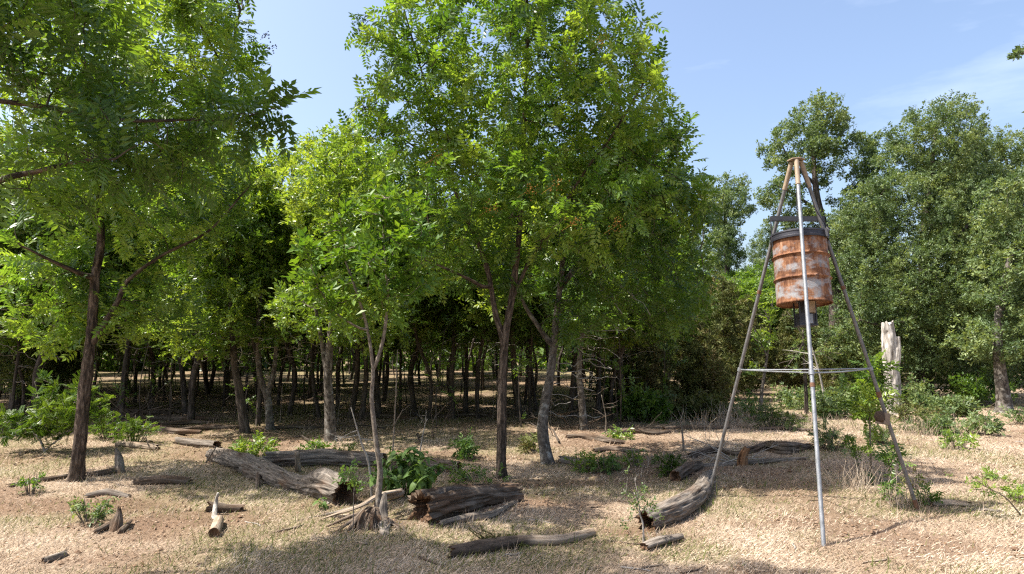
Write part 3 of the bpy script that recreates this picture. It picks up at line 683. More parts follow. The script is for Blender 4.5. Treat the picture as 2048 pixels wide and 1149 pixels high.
protos = [wood_proto(31, 6.6, (.3, .1), .062, 2.1), wood_proto(32, 7.2, (-.4, .3), .10, 2.3), wood_proto(33, 6.2, (.1, -.3), .048, 1.8, fork=False), wood_proto(34, 7.0, (-.2, -.2), .078, 2.3, wid=1.9),
          wood_proto(35, 5.8, (.5, .3), .05, 1.6, leafm=M_LEAF_E, fork=False), wood_proto(36, 6.9, (0, .2), .085, 2.0, leafm=M_LEAF_E, wid=1.8)]
placed = [np.array(G0(x, y)[:2]) for x, y in ((492, 868), (541, 862), (662, 885), (1168, 862), (905, 838), (240, 822), (1098, 925), (1003, 950), (152, 960))]
wood_used = [False] * len(protos)
WL = 'dark slender trunk among many in the deep shade of the wood'
def put_wood(x, y, k, s, rz, label=WL, group='trees standing in the shaded wood', tilt=(0, 0), fat=1.0):
    z = T(x, y) - 0.02
    sc = (s * fat, s * fat, s)
    if not wood_used[k]:
        o = protos[k]; wood_used[k] = True; o.location = (x, y, z); o.rotation_euler = (tilt[0], tilt[1], rz); o.scale = sc; o['label'] = label; o['group'] = group
    else: dup(protos[k], (x, y, z), rz, sc, label, group, tilt)
    placed.append(np.array([x, y]))
# trunks that can be picked out at the edge
for i, (px, py, s) in enumerate([(515, 856, 1.0), (372, 828, .9), (448, 812, 1.0), (578, 832, .95), (640, 838, 1.2), (700, 842, 1.0), (722, 843, 1.1), (758, 838, .9), (800, 826, .9), (832, 832, 1.0), (857, 840, 1.05),
                                 (930, 826, .9), (955, 838, 1.0), (1040, 838, 1.0), (1062, 836, 1.05), (1140, 836, .9), (1222, 842, 1.0), (1250, 836, 1.1), (270, 806, 1.0), (300, 818, .85), (120, 816, 1.1), (60, 822, 1.0), (330, 800, .9), (1195, 830, .9)]):
    g = G(px, py); put_wood(g[0], g[1], i % 6, s * 0.97, RNG.uniform(0, 6.28), ['thin forked trunk with deep green crown', 'sturdy forked trunk with deep green crown', 'very thin single stem with deep green crown', 'broad crowned dark trunk', 'very thin single stem with pale green crown', 'sturdy trunk with pale green crown'][i % 6] + ' along the front edge of the wood', 'trunks along the front edge of the wood', tilt=tuple(RNG.normal(0, .03, 2)))
n_w = 0; tries = 0
while n_w < 235 and tries < 9000:
    tries += 1
    y = 15.5 + 43 * RNG.uniform() ** 1.0; xr = 0.30 * y if y > 27 else (0.19 * y)
    x = RNG.uniform(-0.80 * y - 3.5, xr + (0 if y < 30 else 0.5 * y))
    px = CX + F_PX * x / y
    if 1400 < px and y < 34: continue
    md = 1.1 if y < 30 else 1.3
    if min(np.hypot(*(np.array(placed) - [x, y]).T)) < md: continue
    kk = int(RNG.integers(0, 6)) if y < 27 else int(RNG.choice([0, 2, 4, 3])); tl = RNG.normal(0, .035, 2); ft = RNG.uniform(.9, 1.15) * (1.0 if y < 25 else 1.22)
    lab = ('sturdy ' if kk in (1, 3, 5) else 'thin ') + ('leaning' if np.hypot(*tl) > .05 else 'straight') + ' dark trunk with ' + ('pale green' if kk > 3 else 'deep green') + (' crown far inside the shaded wood' if y > 32 else ' crown among the nearer trunks of the wood')
    put_wood(x, y, kk, RNG.uniform(.82, 1.02), RNG.uniform(0, 6.28), lab, tilt=tuple(tl), fat=ft); n_w += 1
# a few more to the left of the frame, which shade the wood floor and the clearing edge
for x, y in [(-12.6, 14.0), (-14.0, 15.8), (-12.6, 17.8), (-15.8, 19.5), (-10.6, 15.6)]:
    put_wood(x, y, int(RNG.integers(0, 6)), RNG.uniform(.9, 1.05), RNG.uniform(0, 6.28), tilt=(0, 0))

# thin shoots and small leafy understory between the trunks
def shoot_proto(seed):
    rng = np.random.default_rng(seed); root = thing('understory_sapling', 'x', 'sapling'); mb = MB(); h = rng.uniform(1.6, 2.6)
    q = np.array([[0, 0, -.03], [rng.normal(0, .05), rng.normal(0, .05), h * .4], [rng.normal(0, .12), rng.normal(0, .12), h]]); c = catmull(q, 10); V, Fc, bk = tube(c, np.linspace(.016, .006, 10), 6, None, False, True); mb.add(V, Fc, bk); Pn = []
    for k in range(7):
        i = int(rng.integers(3, 10)); dd = rng.normal(0, .6, 3) + [0, 0, .35]; dd /= np.linalg.norm(dd); L = rng.uniform(.3, .7); V, Fc, bk = tube([c[i], c[i] + dd * L * .5, c[i] + dd * L + [0, 0, -.05]], [.006, .004, .002], 4, None, False, False); mb.add(V, Fc, bk)
        for j in range(int(rng.integers(2, 9))): Pn.append(c[i] + dd * L * rng.uniform(.4, 1.05) + rng.normal(0, .05, 3))
    ob('stem', mb.mesh('stem', M_BARKW), root); V, Fc, R = place_leaves(rng, TM_WOOD, np.array(Pn), rng.normal(0, .7, (len(Pn), 3)), (.6, 1.1)); ob('leaves', mk_mesh('leaves', V, [Fc], M_LEAF_W, {'rnd': ('FLOAT', 'FACE', R)}, smooth=False), root); return root
sp_ = [shoot_proto(950 + k) for k in range(4)]; nsp = 0
while nsp < 110:
    y = 14.5 + 30 * RNG.uniform() ** 1.1; x = RNG.uniform(-.8 * y, .24 * y)
    if min(np.hypot(*(np.array(placed) - [x, y]).T)) < .35: continue
    k = nsp % 4; s_ = RNG.uniform(.7, 1.25); z = T(x, y); o = sp_[k] if nsp < 4 else dup(sp_[k], (0, 0, 0))
    o.location = (x, y, z); o.rotation_euler = (0, 0, RNG.uniform(0, 6.28)); o.scale = (s_, s_, s_); o['label'] = 'thin leafy understory shoot among the shaded trunks'; o['group'] = 'understory shoots in the wood'; nsp += 1
# far trees behind the wood that close the view, one mass
def far_wood():
    rng = np.random.default_rng(91); n = 3000
    y = rng.uniform(54, 74, n); x = rng.uniform(-1, 1, n) * (y * 0.95); top = 5.2 + 2.4 * fbm(np.stack([x * .2, y * .2, x * 0], -1), 3, 4)
    z = top * rng.uniform(0, 1, n) ** 1.2
    V, Fc, R = place_leaves(rng, TM_OAK, np.stack([x, y, z], -1), rng.normal(0, 1, (n, 3)), (9, 16))
    o = ob('far_woodland', mk_mesh('far_woodland', V, [Fc], M_LEAF_W, {'rnd': ('FLOAT', 'FACE', R)}, smooth=False))
    tag(o, 'far off wood closing the view behind the trunks', 'woodland', kind='stuff')
far_wood()

# ------------------------------------------------------------------ live oaks, junipers on the right
def oak_ells(spec, d): return [px_ell(a, b, c, e, d + f, h, n) for a, b, c, e, f, h, n in spec]
d = 25.0; g = np.array([*(P(1668, 700, d)[:2]), 0.0])
OAK_A = build_tree('live_oak', 'tall open crowned live oak with sky gaps behind the feeder top', 'tree', 61, g,
    [([g] + px_line([(1672, 640), (1668, 560), (1655, 480), (1635, 400), (1628, 330), (1625, 260)], d), 0.30, 0.05),
     (px_line([(1660, 500), (1700, 440), (1740, 380), (1760, 330)], d), 0.10, 0.03), (px_line([(1645, 430), (1590, 390), (1550, 370)], d), 0.08, 0.03), (px_line([(1632, 370), (1580, 320), (1560, 280)], d), 0.06, 0.02)],
    oak_ells([(1600, 300, 80, 60, 0, 1.7, 300), (1635, 240, 62, 50, 0, 1.5, 200), (1560, 390, 52, 32, 0, 1.2, 120), (1690, 320, 60, 70, .5, 1.4, 170), (1730, 420, 70, 60, .5, 1.4, 160), (1600, 440, 60, 26, 0, 1.2, 100), (1750, 300, 30, 40, 1, .8, 50), (1700, 520, 80, 60, 0, 1.5, 150)], d),
    M_BARKW, M_LEAF_O, TM_OAK, step=0.24, dk=0.30, per=6.0, near=False, trunk_sides=12, scale=(1.0, 1.6), rmax=0.03, tuft_r=0.09)[0]
d = 22.5; g = np.array([*(P(1850, 700, d)[:2]), 0.0])
OAK_B = build_tree('live_oak', 'huge dense live oak with foliage down to the brush, behind white snag', 'tree', 62, g,
    [([g] + px_line([(1850, 760), (1852, 680), (1846, 560), (1850, 450), (1862, 350), (1872, 260)], d), 0.28, 0.04),
     (px_line([(1848, 600), (1790, 520), (1730, 460)], d), 0.12, 0.03), (px_line([(1850, 560), (1920, 470), (1980, 400)], d), 0.11, 0.03), (px_line([(1850, 700, d), (1780, 660, d - 1), (1720, 640, d - 1.3)], d), 0.08, 0.03)],
    oak_ells([(1870, 290, 95, 95, 0, 1.8, 520), (1930, 220, 30, 40, 0, .6, 50), (1800, 420, 110, 90, -.3, 1.9, 560), (1950, 420, 110, 100, -.2, 1.9, 560), (1750, 560, 90, 90, -.4, 1.7, 420), (1880, 560, 120, 110, -1.3, 1.6, 620),
              (1990, 600, 100, 110, -.6, 1.7, 480), (1850, 700, 130, 60, -.6, 1.6, 420), (1720, 680, 70, 50, -.2, 1.4, 200), (1960, 740, 70, 40, -.3, 1.2, 150), (1830, 620, 80, 60, -1.6, .9, 260), (1930, 660, 90, 60, -1.6, .9, 260), (1700, 470, 50, 60, .3, 1.2, 200), (2040, 500, 60, 120, 0, 1.4, 260), (1800, 330, 50, 60, .3, 1.0, 140)], d),
    M_BARKW, M_LEAF_O, TM_OAK, step=0.21, dk=0.25, per=5.8, near=False, trunk_sides=12, scale=(.82, 1.3), rmax=0.03, tuft_r=0.10, maxn=12000)[0]
def at_depth(px, y): return (P(px, 700, y)[0], y, 0.0)
for (px, y, rz, s, lab, src) in [(2085, 23.5, 2.1, .96, 'live oak with pale sunlit crown at the outer side of the huge oak', OAK_B), (1460, 40, 1.2, 1.08, 'distant rounded live oak with bare stems, left of the feeder drum', OAK_A),
                             (1560, 47, 4.0, 1.0, 'far grey green live oak behind the feeder drum', OAK_B), (1385, 44, 2.7, 1.02, 'far live oak just clear of the leafy grove', OAK_B), (1700, 33, 5.1, .86, 'live oak filling the gap behind the open crowned oak', OAK_B),
                             (1930, 31, 0.7, 1.0, 'live oak standing behind the huge dense oak', OAK_A), (40, 19.5, 1.9, .72, 'dark dense oak in the shade behind the feathery shrub', OAK_B)]:
    dup(src, at_depth(px, y), rz, (s, s, s), lab)
d = 13.0; g = np.array([9.9 + 1.6, d, 0.0])
OAK_R = build_tree('live_oak', 'oak twig reaching into the sky from a tree outside the view', 'tree', 63, g,
    [([g] + [(11.4, d, 2.0), (11.2, d, 4.5), (11.0, d, 6.5), (11.0, d, 8.0)], 0.2, 0.04), ([(11.1, d, 5.5)] + px_line([(2120, 100), (2060, 105), (2030, 110)], d), 0.05, 0.008)],
    [px_ell(2036, 105, 18, 36, d, .4, 26), px_ell(2110, 90, 50, 70, d, .9, 120), ((11.6, d, 6.5), (1.2, 1.6, 2.0), 260), ((11.8, d, 8.0), (1.3, 1.6, 1.2), 160)],
    M_BARKW, M_LEAF_O, TM_OAK, step=0.2, dk=0.28, per=1.8, near=False, trunk_sides=10, scale=(0.9, 1.4))[0]
g = G(2008, 828); d = g[1]
build_tree('live_oak', 'stout grey oak trunk flaring at its base beyond the brush patch', 'tree', 64, g,
    [([g] + px_line([(2006, 790), (2000, 740), (1995, 660), (2010, 560), (2030, 480)], d), 0.21, 0.06)],
    oak_ells([(2030, 560, 90, 90, 0, 1.8, 320), (2050, 420, 90, 90, 0, 1.8, 320), (1985, 680, 80, 50, 0, 1.4, 260)], d), M_BARKG, M_LEAF_O, TM_OAK, step=0.24, dk=0.33, per=6.0, trunk_sides=14, scale=(1.0, 1.6), flare=1.6, rmax=0.025, tuft_r=.08)

def juniper(seed, px, py, w, h, label):
    g = G(px, py); d = g[1]; s = d / F_PX
    return build_tree('juniper', label, 'juniper', seed, g, [([g, g + [0.05, 0, h * s * .3], g + [0, 0.05, h * s * .6], g + [0.05, 0, h * s * .95]], 0.07, 0.012)],
        [(g + [0, 0, h * s * .28], (w * s * .5, w * s * .45, h * s * .26), 230), (g + [0, 0, h * s * .55], (w * s * .42, w * s * .4, h * s * .25), 190), (g + [0, 0, h * s * .82], (w * s * .24, w * s * .24, h * s * .2), 90)],
        M_BARKW, M_LEAF_J, TM_JUN, step=0.17, dk=0.22, per=4.5, near=False, trunk_sides=8, scale=(1.0, 1.6), rmax=.02, tuft_r=.08, group='junipers beside the grove')[0]
juniper(71, 1365, 815, 190, 230, 'broad olive brown juniper at the side of the leafy grove')
juniper(72, 1450, 800, 150, 250, 'tall juniper touching the left feeder leg in view')
juniper(73, 1290, 822, 130, 170, 'low brownish juniper in shade under the grove boughs')
juniper(75, 1235, 820, 110, 130, 'dim low juniper deep under the grove behind second grey trunk')
juniper(76, 1500, 790, 130, 190, 'greenish juniper in the gap left of the feeder drum')
juniper(77, 1690, 800, 130, 150, 'olive juniper bush filling the gap beside the white snag')
juniper(78, 1410, 820, 110, 130, 'squat juniper in front of the tall one by the feeder leg')
juniper(74, 1600, 790, 150, 170, 'small juniper bush behind the feeder legs')

# ------------------------------------------------------------------ the game feeder: tripod and hanging drum
def add_tube(mb, pts, r, sides=14, mi=0, n=None, caps=True):
    pts = np.asarray(pts, float); p = catmull(pts, n or max(2, len(pts))) if len(pts) > 2 else pts
    V, Fc, bk = tube(p, r, sides, None, caps, caps); mb.add(V, Fc, bk, mi)
def part(name, parent, mat, pieces, smooth=True, org=None, label=None):
    mb = MB()
    for f in pieces: f(mb)
    if org is not None: mb.V = [v - np.asarray(org) for v in mb.V]
    me = mb.mesh(name, mat, smooth)
    try: me.set_sharp_from_angle(angle=math.radians(35))
    except Exception: pass
    o = ob(name, me, parent)
    if label: o['label'] = label
    return o
Bf, Bl, Br = G(1648, 1092), G(1415, 987), G(1838, 1024)
FC = (Bf + Bl + Br) / 3; dA = FC[1]
APEX = P(1592, 321, dA)
FEED = thing('feeder_tripod', 'three legged steel pipe tripod standing over the dry grass', 'tripod', (FC[0], FC[1], 0))
legs = []
for b, mat, lab in ((Bf, M_GALV, 'bright galvanised leg'), (Bl, M_PIPE, 'dull dark leg'), (Br, M_PIPE, 'dull dark leg')):
    h = np.array([b[0] - APEX[0], b[1] - APEX[1], 0]); h /= np.linalg.norm(h)
    top = APEX + h * 0.055 - [0, 0, 0.012]; foot = b - [0, 0, 0.05]; ax = foot - top; L = np.linalg.norm(ax); ax /= L
    o0 = (FC[0], FC[1], 0)
    lg = part('leg', FEED, mat, [lambda m: add_tube(m, [top + ax * 0.05, top + ax * L], 0.0195, 18)], org=o0, label=lab)
    part('sleeve', FEED, M_TAN, [lambda m: add_tube(m, [top, top + ax * 0.30], 0.0250, 18), lambda m: add_tube(m, [top + ax * 0.29, top + ax * 0.302], 0.0265, 18)], org=o0)
    jt = [0.36] if mat is M_PIPE else [0.62]
    for t in jt: part('joint', lg, M_PIPER, [lambda m: add_tube(m, [top + ax * L * t, top + ax * (L * t + 0.04)], 0.0235, 16)], org=o0)
    if mat is M_PIPE and b is Br: part('joint', lg, M_PIPER, [lambda m: add_tube(m, [top + ax * L * .66, top + ax * (L * .66 + 0.06)], 0.0245, 16)], org=o0)
    if b is Br: part('rusty_foot', lg, M_PIPER, [lambda m: add_tube(m, [top + ax * (L - .16), top + ax * L], 0.0235, 16)], org=o0)
    legs.append((top, ax, L))
o0 = np.array([FC[0], FC[1], 0])
ang = math.atan2(Bf[1] - APEX[1], Bf[0] - APEX[0])
def tri_plate(m):
    a = [ang, math.atan2(Bl[1] - APEX[1], Bl[0] - APEX[0]), math.atan2(Br[1] - APEX[1], Br[0] - APEX[0])]
    ring = []
    for t in sorted(a):
        for dt in (-0.45, 0.45): ring.append([math.cos(t + dt) * 0.092, math.sin(t + dt) * 0.092])
    ring = np.array(ring); lo = np.column_stack([ring, np.zeros(6)]) + APEX; hi = lo + [0, 0, 0.012]
    V = np.vstack([lo, hi]); q = [[i, (i + 1) % 6, 6 + (i + 1) % 6, 6 + i] for i in range(6)]
    m.add(V, [np.array(q), np.array([[0, 5, 4, 3, 2, 1], [6, 7, 8, 9, 10, 11]])])
part('top_plate', FEED, M_TAN, [tri_plate], smooth=False, org=o0)
tb = 0.595
bp = [t + a * L * tb for t, a, L in legs]
for i, j, sag in ((1, 0, 0.004), (0, 2, 0.012), (1, 2, 0.006)):
    a, b = bp[i], bp[j]; m_ = (a + b) / 2 - [0, 0, sag]
    part('brace_cable', FEED, M_GALV, [lambda m: add_tube(m, [a, (a * .75 + b * .25) - [0, 0, sag * .75], m_, (a * .25 + b * .75) - [0, 0, sag * .75], b], 0.0075, 8, n=16)], org=o0)
for p, (t, a, L) in zip(bp, legs):
    part('clamp', FEED, M_GALV, [lambda m: add_tube(m, [p - a * 0.02, p + a * 0.02], 0.027, 14)], org=o0)
# winch cable looped from the apex to the right leg
t2, a2, L2 = legs[2]
part('winch_cable', FEED, M_BLACK, [lambda m: add_tube(m, [APEX + [0.03, -0.03, -0.1], APEX + [0.10, -0.05, -0.33], APEX + [0.17, -0.05, -0.55], APEX + [0.25, -0.04, -0.68], APEX + [0.325, -0.02, -0.76]], 0.006, 6, n=18)], org=o0)
bx = t2 + a2 * L2 * 0.735
part('winch_bracket', FEED, M_BOX, [lambda m: m.add(*box(bx + [-0.035, -0.03, 0.0], (0.075, 0.05, 0.12), Euler((0, 0.25, 0.3)))), lambda m: m.add(*box(bx + [-0.075, -0.03, -0.045], (0.13, 0.045, 0.022), Euler((0, 0.1, 0.3))))], smooth=False, org=o0)
def nest(m):
    rng = np.random.default_rng(5)
    p = bx + [-0.095, -0.035, 0.02]
    V, Fc, bk = tube([p + [0, 0, -0.055], p + [0, 0, -0.03], p, p + [0, 0, 0.03], p + [0, 0, 0.06]], [0.028, 0.05, 0.055, 0.048, 0.026], 14, lambda a, b, r: r * 0.5 * (fbm(np.stack([np.cos(a) * 3, np.sin(a) * 3, b * 60], -1), 3, 2) - .5)); m.add(V, Fc, bk)
part('mud_nest', FEED, M_NEST, [nest], org=o0)

# the hanging drum
DC = P(1603, 540, dA); DR, DH = 0.275, 0.745
zc = DC[2]
DRUM = thing('feed_drum', 'rust streaked grey steel drum with black lid hanging inside the tripod', 'drum', (DC[0], DC[1], zc - DH / 2))
DRM = Matrix.Rotation(math.radians(-2.2), 3, Vector((.39, .92, 0))) @ Matrix.Rotation(math.radians(-5.5), 3, Vector((.92, -.39, 0))) @ Matrix.Rotation(0.35, 3, 'Z')
DRUM.rotation_euler = DRM.to_euler(); DRUM.location = Vector(DC) - DRM @ Vector((0, 0, DH / 2))
def lathe(m, prof, sides=48, mi=0, dent=0.0):
    prof = np.array(prof, float); n = len(prof); th = np.arange(sides) * 2 * math.pi / sides
    R = np.repeat(prof[:, :1], sides, 1)
    if dent:
        Z = np.repeat(prof[:, 1:2], sides, 1); TH = np.repeat(th[None], n, 0)
        R = R * (1 + dent * (fbm(np.stack([np.cos(TH) * 1.6, np.sin(TH) * 1.6, Z * 4], -1), 3, 12) - 0.5))
    V = np.stack([R * np.cos(th), R * np.sin(th), np.repeat(prof[:, 1:2], sides, 1)], -1).reshape(-1, 3)
    i = np.arange(n - 1)[:, None] * sides; j = np.arange(sides)[None]; k = (j + 1) % sides
    m.add(V, [np.stack([i + j, i + k, i + sides + k, i + sides + j], -1).reshape(-1, 4)], None, mi)
prof = [(0.0, 0.022), (0.2, 0.020), (DR - 0.02, 0.022), (DR - 0.006, 0.012), (DR - 0.006, -0.004), (DR + 0.004, -0.004), (DR + 0.006, 0.006), (DR + 0.002, 0.014)]
for z in np.arange(0.03, DH, 0.008):
    bump_ = sum(0.019 * math.exp(-((z - c) / 0.012) ** 2) for c in (DH * 0.345, DH * 0.675)); prof.append((DR + bump_, z))
part('body', DRUM, M_DRUM, [lambda m: lathe(m, prof, 72, 0, 0.012)])
LZ = DH - 0.065
part('lid', DRUM, M_LID, [lambda m: lathe(m, [(DR + 0.003, LZ), (DR + 0.020, LZ - 0.002), (DR + 0.022, LZ + 0.018), (DR + 0.015, LZ + 0.024), (DR + 0.015, LZ + 0.058), (DR + 0.021, LZ + 0.062), (DR + 0.019, LZ + 0.078), (DR + 0.004, LZ + 0.083), (DR - 0.03, LZ + 0.080), (0.1, LZ + 0.086), (0.0, LZ + 0.088)], 72)])
part('lid_clasp', DRUM, M_BLACK, [lambda m: m.add(*box((0.10, -DR - 0.006, LZ + 0.04), (0.035, 0.05, 0.085), Euler((0, 0, 0.35)))), lambda m: add_tube(m, [(0.10, -DR - .02, LZ + 0.095), (0.10, -DR - .045, LZ + 0.06), (0.10, -DR - .03, LZ + 0.03)], 0.008, 8, n=8)])
hb = LZ + 0.26; cR = math.cos(-0.35); sR = math.sin(-0.35)
def rotp(x, y, z): return np.array([x * cR - y * sR, x * sR + y * cR, z])
part('hanger_bar', DRUM, M_BLACK, [lambda m: m.add(*box((0, 0, hb), (2 * DR + 0.03, 0.035, 0.052), Euler((0, 0, -0.35))))], smooth=False)
for sx in (-1, 1):
    part('hanger_strap', DRUM, M_BLACK, [lambda m: m.add(*box(rotp(sx * (DR + 0.016), 0, (hb + LZ) / 2 - 0.02), (0.009, 0.014, hb - LZ + 0.08), Euler((0, 0, -0.35))))], smooth=False)
topl = np.array(DRM.inverted() @ (Vector(APEX) - DRUM.location))
part('hanging_chain', DRUM, M_BLACK, [lambda m: add_tube(m, [(0, 0, hb + .02), topl * [.5, .5, 1] + [0, 0, -(topl[2] - hb) * .5], topl + [0, 0, 0.0]], 0.006, 6, n=10)])
part('brace_rod', DRUM, M_BLACK, [lambda m: add_tube(m, [rotp(0.13, -0.012, hb - 0.02), rotp(DR + 0.012, -0.012, hb - 0.15)], 0.007, 6)])
part('funnel_plate', DRUM, M_TAN, [lambda m: m.add(*box(rotp(0.015, -0.10, -0.045), (0.10, 0.012, 0.12), Euler((0.25, 0, -0.35)))), lambda m: m.add(*box(rotp(0.06, -0.06, -0.05), (0.012, 0.09, 0.12), Euler((0, 0, -0.35))))], smooth=False)
for x, y in ((-0.085, -0.07), (0.085, -0.07), (-0.085, 0.07), (0.085, 0.07)):
    part('spinner_leg', DRUM, M_BLACK, [lambda m: m.add(*box(rotp(x, y, -0.11), (0.014, 0.014, 0.26), Euler((0, 0, -0.35))))], smooth=False)
part('motor_box', DRUM, M_BLACK, [lambda m: m.add(*box(rotp(0, 0, -0.165), (0.165, 0.13, 0.125), Euler((0, 0, -0.35)))), lambda m: m.add(*box(rotp(0, 0, -0.233), (0.195, 0.165, 0.012), Euler((0, 0, -0.35))))], smooth=False)
part('motor_can', DRUM, M_GALV, [lambda m: add_tube(m, [rotp(0.02, -0.07, -0.22), rotp(0.02, -0.07, -0.12)], 0.028, 14)])
part('outlet_pipe', DRUM, M_BLACK, [lambda m: add_tube(m, [(0, 0, 0.02), (0, 0, -0.11)], 0.05, 16)])

# ------------------------------------------------------------------ fallen wood
def log_mesh(name, path, rad, mats, seed, amp=0.10, crack=0.22, sides=40, ring=0.03, hollow=(0.18, 0.18), jag=(0.08, 0.08), wob=0.1, flat=1.0, cracks=4.0):
    path = np.asarray(path, float); L = np.linalg.norm(np.diff(path, axis=0), axis=1).sum(); n = max(8, int(L / ring))
    rad_ = np.interp(np.linspace(0, 1, n), np.linspace(0, 1, len(rad)), rad); p2 = catmull(path, n); so = seed * 3.7
    def disp(TH, S, R):
        a = np.stack([np.cos(TH) * cracks + so, np.sin(TH) * cracks, S * 1.1], -1); b = np.stack([np.cos(TH) * 1.3 + so, np.sin(TH) * 1.3, S * 2.2], -1)
        c = np.stack([np.cos(TH) * R * 45 + so, np.sin(TH) * R * 45, S * 9], -1)
        rid = 1 - np.abs(fbm(a, 2, 31) - 0.5) * 2; rid = sstep(0.86, 0.99, rid)
        e = np.stack([np.cos(TH) * cracks * 2.6 + so, np.sin(TH) * cracks * 2.6, S * 1.6], -1); r2 = sstep(0.85, 0.99, 1 - np.abs(fbm(e, 2, 35) - .5) * 2)
        return R * (-crack * rid - crack * .45 * r2 + wob * 2 * (fbm(b, 2, 33) - 0.5) + amp * (fbm(c, 3, 37) - 0.5))
    V, Fc, bk = tube(p2, rad_, sides, disp, False, False, flat=flat)
    tn, u, w = frames(p2); mb = MB(); th = np.arange(sides) * 2 * math.pi / sides
    V = V.reshape(n, sides, 3); extra = []
    for e, sg in ((0, -1), (n - 1, 1)):
        jg = fbm(np.stack([np.cos(th) * 2.4 + so, np.sin(th) * 2.4, th * 0 + sg * 5], -1), 4, 3) - 0.45
        V[e] += tn[e] * (sg * jag[0 if e == 0 else 1] * 2 * jg)[:, None]
        nb = 1 if e == 0 else n - 2; V[nb] += tn[e] * (sg * jag[0 if e == 0 else 1] * jg)[:, None]
    mb.add(V.reshape(-1, 3), Fc, bk, 0)
    for e, sg in ((0, -1), (n - 1, 1)):
        E = V[e]; c = p2[e]; dp = hollow[0 if e == 0 else 1]; rr_ = rad_[e]
        r1 = c + (E - c) * 0.80; r1b = c + (E - c) * 0.62 - tn[e] * sg * dp * 0.5 + np.random.default_rng(seed).normal(0, rr_ * .05, (sides, 3)); r2 = c - tn[e] * sg * dp + (c + (E - c) - c) * 0.42
        cc = c - tn[e] * sg * dp * 1.1
        W = np.vstack([E, r1, r1b, r2, cc[None]]); j = np.arange(sides); k = (j + 1) % sides; q = []
        for a in range(3):
            f = np.stack([a * sides + j, a * sides + k, (a + 1) * sides + k, (a + 1) * sides + j], -1); q.append(f if sg > 0 else f[:, ::-1])
        t = np.stack([np.full(sides, 4 * sides), 3 * sides + j, 3 * sides + k], -1)
        mb.add(W, [np.concatenate(q), t if sg > 0 else t[:, ::-1]], W * 1.0, 1)
    return mb.mesh(name, mats, True)
def lay(pts, rad):
    """pixels of the underside of a log -> axis points lying on the ground"""
    out = []
    for (px, py), r in zip(pts, rad):
        g = G(px, py); out.append(g + [0, 0.35 * r, r * 0.76])
    return out
def log_thing(name, label, cat, pts, rad, mats, seed, parts=(), world=None, group=None, **k):
    path = np.array(world if world is not None else lay(pts, rad)); c = path.mean(0); c[2] = T(c[0], c[1])
    root = thing(name, label, cat, c, 0, group)
    ob('log_body', log_mesh('log_body', path - c, rad, mats, seed, **k), root)
    for nm, pp, rr_, mt in parts:
        mb = MB(); q = np.array(pp) - c
        n = max(5, int(np.linalg.norm(np.diff(q, axis=0), axis=1).sum() / 0.03)); rd = np.interp(np.linspace(0, 1, n), np.linspace(0, 1, len(rr_)), rr_)
        V, Fc, bk = tube(catmull(q, n), rd, 14, lambda a, b, r: r * 0.4 * (fbm(np.stack([np.cos(a) * 2 + seed, np.sin(a) * 2, b * 8], -1), 3, 4) - .5)); mb.add(V, Fc, bk)
        ob(nm, mb.mesh(nm, mt), root)
    return root
ML = [M_DEAD, M_ROT]; MD = [M_DEADB, M_ROT]; MP = [M_DEADP, M_ROT]
log_thing('fallen_log', 'long knobbly grey log with hollow thick end beside the rotten stump', 'log', [(424, 918), (470, 932), (515, 952), (560, 966), (600, 978), (645, 990), (690, 1006)], [0.105, 0.125, 0.155, 0.125, 0.10, 0.185, 0.185], ML, 1,
    parts=[('branch_stub', [P(518, 925, 9.4) + [0, 0.1, 0], P(517, 950, 9.15), G(516, 974) - [0, 0, .05]], [0.035, 0.032, 0.028], M_DEADB), ('leaning_stick', [G(412, 922), P(433, 893, 10.6)], [0.012, 0.008], M_BARKS)], hollow=(0.05, 0.25), jag=(0.05, 0.12), wob=0.32, crack=0.30, amp=.18)
log_thing('fallen_log', 'thick dark rotten log lying between broadleaf herb and fallen pole', 'log', [(840, 1044), (890, 1032), (950, 1018), (1034, 998)], [0.19, 0.175, 0.145, 0.11], MD, 2, hollow=(0.22, 0.08), jag=(0.14, 0.10), crack=0.36, amp=0.22, wob=0.18, cracks=3.2, sides=52)
log_thing('fallen_log', 'curved grey barkless log lying against the foot of the tripod leg', 'log', [(1294, 1056), (1345, 1038), (1382, 1016), (1404, 994), (1414, 974), (1424, 956)], [0.105, 0.125, 0.120, 0.108, 0.09, 0.06], ML, 3, hollow=(0.20, 0.05), jag=(0.16, 0.05), crack=0.20, amp=0.05, wob=0.06, cracks=6.0, sides=52)
log_thing('fallen_pole', 'slim bent pole with pale bare end lying in front clearing', 'log', [(905, 1112), (960, 1104), (1010, 1096), (1060, 1089), (1110, 1087), (1150, 1080), (1186, 1070)], [0.052, 0.062, 0.060, 0.050, 0.046, 0.045, 0.040], [M_POLE, M_ROT], 4, hollow=(0.12, 0.01), jag=(0.10, 0.01), crack=0.10, wob=0.07, amp=0.10, sides=24)
log_thing('bark_slab', 'flat grey slab of wood on dry grass in front of curved log', 'wood slab', [(1290, 1100), (1320, 1092), (1362, 1080)], [0.050, 0.062, 0.045], ML, 5, hollow=(0.01, 0.01), jag=(0.05, 0.06), crack=0.05, flat=0.55, sides=20)
log_thing('fallen_log', 'hollow split log with dark slot behind the long knobbly log', 'log', [(535, 928), (600, 928), (660, 927), (765, 930)], [0.125, 0.135, 0.13, 0.11], ML, 6, parts=[('broken_post', [G(597, 938) - [0, 0, .04], P(594, 905, 9.75)], [0.045, 0.03], M_DEADP)], hollow=(0.3, 0.1), jag=(0.15, 0.1), crack=0.42, wob=0.15)
log_thing('fallen_log', 'mossy low log half hidden behind the broadleaf herb', 'log', [(790, 938), (850, 940), (918, 943)], [0.11, 0.115, 0.10], MD, 7, hollow=(0.05, 0.1), jag=(0.05, 0.05), crack=0.2)
